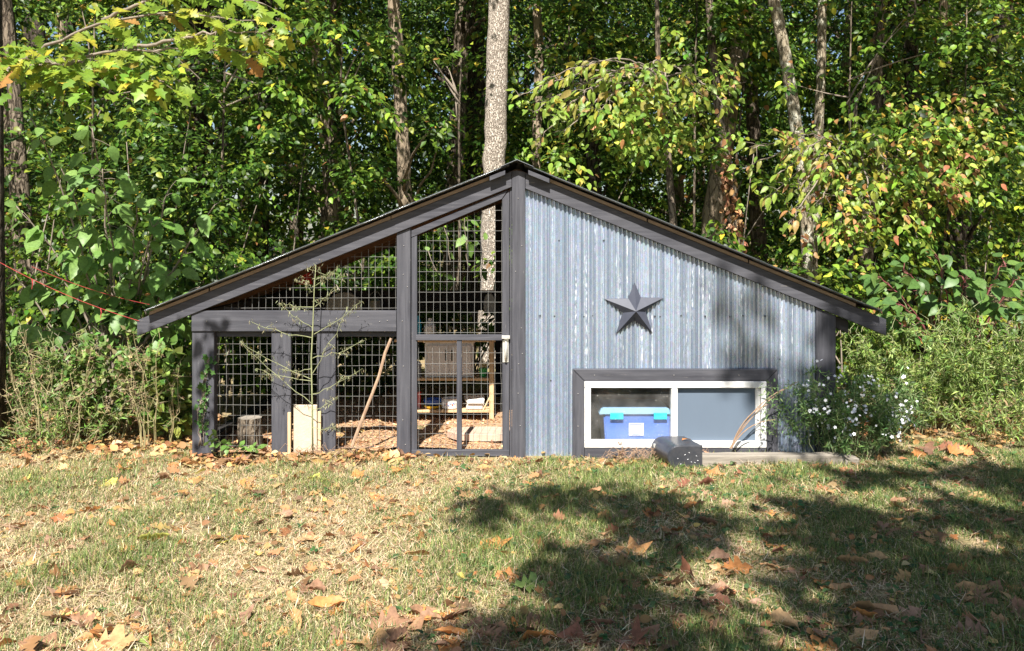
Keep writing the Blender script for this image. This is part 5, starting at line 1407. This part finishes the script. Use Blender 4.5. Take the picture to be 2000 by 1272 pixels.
# broad-leaved lawn weeds
n = 3400
y = np.sqrt(r.uniform(2.8 ** 2, 6.6 ** 2, n)); x = r.uniform(-1, 1, n) * (.64 * y + 1.2)
pk = r.uniform(size=n) < np.clip(.10 + (x / y * F + CX - 700) / 1500, .08, .8)
x, y = x[pk], y[pk]; ok = in_lawn(x, y); x, y = x[ok], y[ok]; n = len(x); m_ = 5
xc = np.repeat(x, m_) + r.normal(0, .02, n * m_); yc = np.repeat(y, m_) + r.normal(0, .02, n * m_)
az = r.uniform(0, 6.28, n * m_)
P = np.stack([xc, yc, gz(xc, yc) + r.uniform(.004, .03, n * m_)], 1)
A = np.stack([np.cos(az), np.sin(az), r.uniform(.0, .7, n * m_)], 1)
leaf_cloud('lawn_weeds', P, A, np.tile([0, 0, 1.0], (n * m_, 1)) + r.normal(0, .3, (n * m_, 3)), np.repeat(r.uniform(.018, .045, n), m_), palette(n * m_, [(.07, .14, .05), (.10, .18, .06), (.05, .11, .04)], [1, 1, 1], r, .2), T_OVATE, M['foliage'])
tag(bpy.data.objects['lawn_weeds'], kind='stuff')

# crumbled leaf litter
BR = [(.38, .20, .08), (.46, .27, .115), (.28, .14, .06), (.50, .34, .17), (.20, .11, .055), (.56, .40, .12)]
def litter(name, x, y, smin, smax, wts=(3, 3, 2, 2, 1, .4), lift=.015, tpl=T_OVATE):
    n = len(x); az = r.uniform(0, 6.28, n)
    P = np.stack([x, y, gz(x, y) + r.uniform(.002, lift, n)], 1)
    A = np.stack([np.cos(az), np.sin(az), r.normal(0, .25, n)], 1)
    o = leaf_cloud(name, P, A, np.tile([0, 0, 1.0], (n, 1)) + r.normal(0, .45, (n, 3)), r.uniform(smin, smax, n), palette(n, BR, wts, r, .2), tpl, M['litter'])
    return tag(o, kind='stuff')
n = 2600
lx, ly = [], []
for (x0, x1, y0, y1, k) in ((-6.5, -2.35, 6.65, 7.9, 3100), (-2.4, -.75, 6.2, 6.52, 420), (-.8, 1.2, 6.1, 6.46, 90), (2.3, 6.8, 6.75, 8, 2300), (-2.35, -1.2, 6.6, 7.2, 240), (1.15, 1.5, 6.2, 6.45, 160), (-4.5, -2.4, 6.35, 6.75, 220)):
    lx.append(r.uniform(x0, x1, k)); ly.append(r.uniform(y0, y1, k))
litter('leaf_litter', np.concatenate(lx), np.concatenate(ly), .03, .10, lift=.035)
n = 5600; y = np.sqrt(r.uniform(2.8 ** 2, 6.6 ** 2, n)); x = r.uniform(-1, 1, n) * (.64 * y + 1.2)
litter('leaf_crumbs', x, y, .012, .065, (3, 2, 3, 1, 3, .3), lift=.03)
# wood chips on the floor of the run
n = 9000; x = r.uniform(-2.33, .02, n); y = r.uniform(6.56, 9.2, n)
zz = 0.02 + 0.025 * np.sin(3.1 * x + 1) * np.sin(2.6 * y) + 0.012 * np.sin(9 * x + 5 * y) + 0.008 * np.sin(17 * x - 11 * y)
P = np.stack([x, y, zz + .004], 1)
tag(leaf_cloud('mulch_chips', P, r.normal(0, 1, (n, 3)) * [1, 1, .35], np.tile([0, 0, 1.0], (n, 1)) + r.normal(0, .4, (n, 3)), r.uniform(.012, .04, n), palette(n, [(.46, .28, .15), (.58, .38, .22), (.34, .19, .10)], [1, 1, 1], r, .2), T_SMALL, M['chips']), kind='stuff')
# dry grass and twigs heaped at the wall
b = MB()
for k in range(170):
    c = random.choice([(1.0, 6.38), (.85, 6.36), (-1.35, 6.42), (-1.5, 6.40), (1.15, 6.36)]); x = c[0] + random.gauss(0, .10); y = c[1] + random.gauss(0, .03)
    a = random.uniform(0, 6.28); L = random.uniform(.05, .16); h_ = random.uniform(.0, .07)
    b.tube([(x, y, h_), (x + L * .5 * math.cos(a), y + L * .25 * math.sin(a), h_ + random.uniform(0, .05)), (x + L * math.cos(a), y + L * .4 * math.sin(a), max(.0, h_ - .02))], [.002, .0018, .001], 4)
tag(b.build('dry_stalk_litter', M['stick'], None), kind='stuff')

# fallen leaves, one object each
fall_mats = {k: leaf_mat('fallen_' + k, 'random', c, .15, .55) for k, c in {
    'orange': [(.46, .19, .06), (.56, .25, .08), (.40, .16, .05), (.50, .27, .11)],
    'tan': [(.46, .27, .12), (.54, .35, .17), (.40, .23, .11), (.50, .30, .13)],
    'brown': [(.26, .14, .08), (.32, .18, .10), (.22, .12, .075), (.36, .22, .14)],
    'russet': [(.26, .11, .06), (.30, .13, .075), (.22, .09, .06)],
    'green': [(.30, .42, .10), (.34, .44, .12), (.26, .40, .09)],
    'yellow': [(.62, .56, .10), (.58, .58, .14)]}.items()}
def fall_tpl(kind, seed):
    """Dry leaf: lobed or toothed outline, rolled along the midrib, buckled."""
    q_ = np.random.default_rng(seed * 7 + len(kind))
    cu, cv = q_.uniform(-.3, .45), q_.uniform(-.15, .65)
    if kind == 'oak': us, hs = OAK_U, [h * 1.2 for h in OAK_H]
    elif kind == 'long': us, hs = np.linspace(0, 1, 11), np.array([.012, .06, .11, .12, .15, .13, .16, .12, .11, .05, .0]) * q_.uniform(.55, .95); cv = q_.uniform(1.0, 2.4)
    elif kind == 'oval': us, hs = np.linspace(0, 1, 10), np.array([.01, .10, .24, .20, .29, .21, .24, .12, .10, .0]) * q_.uniform(.8, 1.15)
    else:
        T, Fc = T_MAPLE; T = T.copy(); T[:10, :2] += q_.normal(0, .03, (10, 2)); d_ = np.hypot(T[:, 0] - .4, T[:, 1])
        T[:, 2] = q_.uniform(-.1, .6) * d_ ** 2 + q_.normal(0, .06, len(T)); return T, Fc
    T, Fc = strip_leaf(us, np.array(hs) * (1 + q_.normal(0, .10, len(hs))), 0, 0)
    u = T[:, 0].copy(); v_ = T[:, 1].copy()
    T[:, 0] += q_.normal(0, .018, len(T)) * (np.abs(v_) > .01)
    lop = 1 + .7 * np.sign(v_) * q_.uniform(-1, 1)
    T[:, 2] = cv * np.abs(v_) * lop + cu * (u - .5) ** 2 * 1.6 + .35 * np.sin(4 * u + seed) * v_ + q_.normal(0, .022, len(T))
    T[:, 1] *= 1 - .25 * cv * np.clip(np.abs(v_) * 2, 0, 1) * .5
    return T, Fc
fall_me = {}
for mk in fall_mats:
    for kd in ('oak', 'maple', 'oval', 'long'):
        fall_me[mk, kd] = leaf_meshes('fallen_leaf', [fall_tpl(kd, s_) for s_ in range(8)], fall_mats[mk])
def fallen(p, kind, colr, size, label, group=None, yaw=None, tilt=.3, var=None, lift=.012):
    me = fall_me[colr, kind][r.integers(8) if var is None else var]
    yaw = r.uniform(0, 6.28) if yaw is None else yaw
    a = np.array([math.cos(yaw), math.sin(yaw), r.normal(0, tilt * .5)]); a = a / np.linalg.norm(a)
    nrm = np.array([0, 0, 1.0]) + r.normal(0, tilt, 3)
    T0 = np.array([p[0], p[1], float(gz(p[0], p[1])) + lift]) - a * size * .5
    o = bpy.data.objects.new('fallen_leaf', me); COL.objects.link(o)
    av = Vector(a); nv = Vector(nrm); nv = (nv - av * nv.dot(av)).normalized()
    o.matrix_world = Matrix.Translation(Vector(T0)) @ Matrix((av, nv.cross(av), nv)).transposed().to_4x4() @ Matrix.Scale(size, 4)
    return tag(o, label, 'leaf', group)
SP = [(1038, 1150, 'oak', 'green', .20, 'green lobed oak leaf lying at the edge of the shade', .25), (300, 1062, 'long', 'yellow', .17, 'yellow-green curled leaf on the sunny lawn at left', 0.1),
      (372, 1128, 'oak', 'tan', .13, 'arched tan leaf in the middle of the left lawn', 0.0), (165, 1212, 'oak', 'tan', .13, 'folded tan leaf at lower left', .6),
      (575, 1215, 'long', 'tan', .22, 'long pale tan leaf bent in a V near the bottom', 2.0), (640, 1190, 'long', 'orange', .17, 'orange leaf lying flat right of the bent tan leaf', .3),
      (600, 1155, 'oak', 'brown', .12, 'upright brown pointed leaf behind the bent tan leaf', 1.4), (970, 1068, 'maple', 'orange', .20, 'bright orange broad leaf in the sun beside the shade', .1),
      (820, 1088, 'long', 'orange', .16, 'thin orange leaf left of the bright broad leaf', 0.05), (1240, 1085, 'maple', 'orange', .22, 'large orange lobed leaf lying in the shade', .2),
      (1710, 1195, 'long', 'tan', .26, 'large rolled tan leaf on the shaded lawn', 2.75), (1400, 1183, 'oval', 'russet', .15, 'dark red oval leaf in the shade', 2.9),
      (760, 1225, 'oak', 'brown', .20, 'large grey-brown leaf near the bottom centre', .3), (730, 1258, 'oak', 'tan', .22, 'golden brown lobed leaf at the bottom edge', .2),
      (1470, 1240, 'maple', 'brown', .15, 'star-shaped pale brown leaf low on the shaded lawn', 1.0), (1690, 1248, 'maple', 'tan', .14, 'pale upturned leaf below the rolled tan leaf', .4),
      (1510, 1065, 'oak', 'orange', .14, 'orange-brown lobed leaf on the shaded lawn', 2.6), (1515, 1112, 'oak', 'tan', .12, 'curved tan leaf in a sunny patch', 2.4),
      (1200, 1010, 'oak', 'brown', .17, 'brown leaf on the shade edge below the wall', .2), (470, 1050, 'oval', 'orange', .10, 'small orange leaf on the left lawn', .2),
      (595, 1050, 'oak', 'tan', .17, 'pale curled leaf on the left lawn behind the yellow ones', .6), (437, 1058, 'maple', 'yellow', .08, 'small bright yellow-green leaf on the left lawn', .7),
      (285, 1255, 'oval', 'green', .11, 'green oval leaf at the bottom left', 2.2), (90, 1262, 'maple', 'brown', .18, 'crumpled brown leaf at the lower left corner', 0.1), (215, 1266, 'oak', 'tan', .22, 'long tan leaf at the bottom left edge', .25),
      (1880, 1128, 'maple', 'brown', .13, 'pale crumpled leaf at the right of the shaded lawn', .3), (1440, 1115, 'oak', 'orange', .17, 'orange-brown leaf beside a grey crumpled one in the shade', .2),
      (1600, 1268, 'oak', 'orange', .18, 'orange-brown lobed leaf at the bottom edge right of centre', .4)]
for a, b, kd, c, s_, lab, yw in SP: fallen(G(a, b), kd, c, s_, lab, yaw=yw, lift=.016, tilt=.14)
ZN = [  # area in photo pixels, count, colours, sizes, label, group
    ((0, 780, 905, 985), 36, ['orange', 'tan', 'orange', 'brown', 'tan', 'yellow'], (.09, .15), 'dry orange or tan leaf on the sunny grass before the wire run', 'leaves near the wire run'),
    ((0, 1000, 990, 1150), 36, ['tan', 'orange', 'brown', 'orange', 'brown'], (.06, .14), 'dry curled leaf on the open sunny lawn', 'leaves on the sunny lawn'),
    ((0, 900, 1150, 1270), 36, ['orange', 'orange', 'brown', 'tan', 'brown'], (.08, .16), 'dry leaf on the sunny lawn close to the camera', 'leaves on the near sunny lawn'),
    ((1000, 1640, 930, 1080), 46, ['brown', 'orange', 'tan', 'brown', 'russet'], (.08, .16), 'brown leaf on the dappled grass before the mailbox', 'leaves before the mailbox'),
    ((1100, 2000, 1080, 1270), 56, ['brown', 'orange', 'russet', 'tan', 'brown'], (.09, .18), 'brown or russet leaf lying in the deep shade at right', 'leaves on the shaded lawn'),
    ((1640, 2000, 920, 1080), 14, ['brown', 'russet', 'tan'], (.08, .14), 'brown leaf on the grass near the right bushes', 'leaves near the right bushes'),
    ((620, 1080, 1200, 1272), 26, ['brown', 'orange', 'brown'], (.10, .19), 'dry brown leaf on the shaded bottom edge of the lawn', 'leaves at the bottom edge')]
for (x0, x1, y0, y1), k, cl, (s0, s1_), lab, grp in ZN:
    for _ in range(k):
        fallen(G(r.uniform(x0, x1), r.uniform(y0, y1)), r.choice(['oak', 'oak', 'oak', 'maple', 'oval', 'long', 'long']), r.choice(cl), r.uniform(s0, s1_) * 1.05, lab, grp, tilt=.35)
for _ in range(16):
    fallen((r.uniform(-2.3, -.8), r.uniform(6.2, 6.46)), r.choice(['oak', 'maple', 'oval']), r.choice(['orange', 'tan', 'orange', 'yellow', 'brown']), r.uniform(.07, .13), 'orange leaf piled at the foot of the wire bays', 'leaves piled at the wire bays', tilt=.5, lift=.035)
for _ in range(12):
    fallen((r.uniform(3.0, 3.5), r.uniform(6.35, 6.6)), r.choice(['oak', 'maple']), r.choice(['russet', 'brown', 'orange']), r.uniform(.10, .16), 'russet leaf in the heap before the right bushes', 'russet leaf heap', tilt=.7, lift=.05)
n = 520; y = np.sqrt(r.uniform(3.0 ** 2, 6.5 ** 2, n)); x = r.uniform(-1, 1, n) * (.62 * y + 1.2)
litter('leaf_scatter', x, y, .06, .12, (3, 2, 4, .6, 3, .1), lift=.03, tpl=fall_tpl('oak', 3))
fallen((X(1328), 6.27, 0), 'oval', 'orange', .07, 'orange leaf lying on top of the fallen mailbox', yaw=.1, lift=.18)
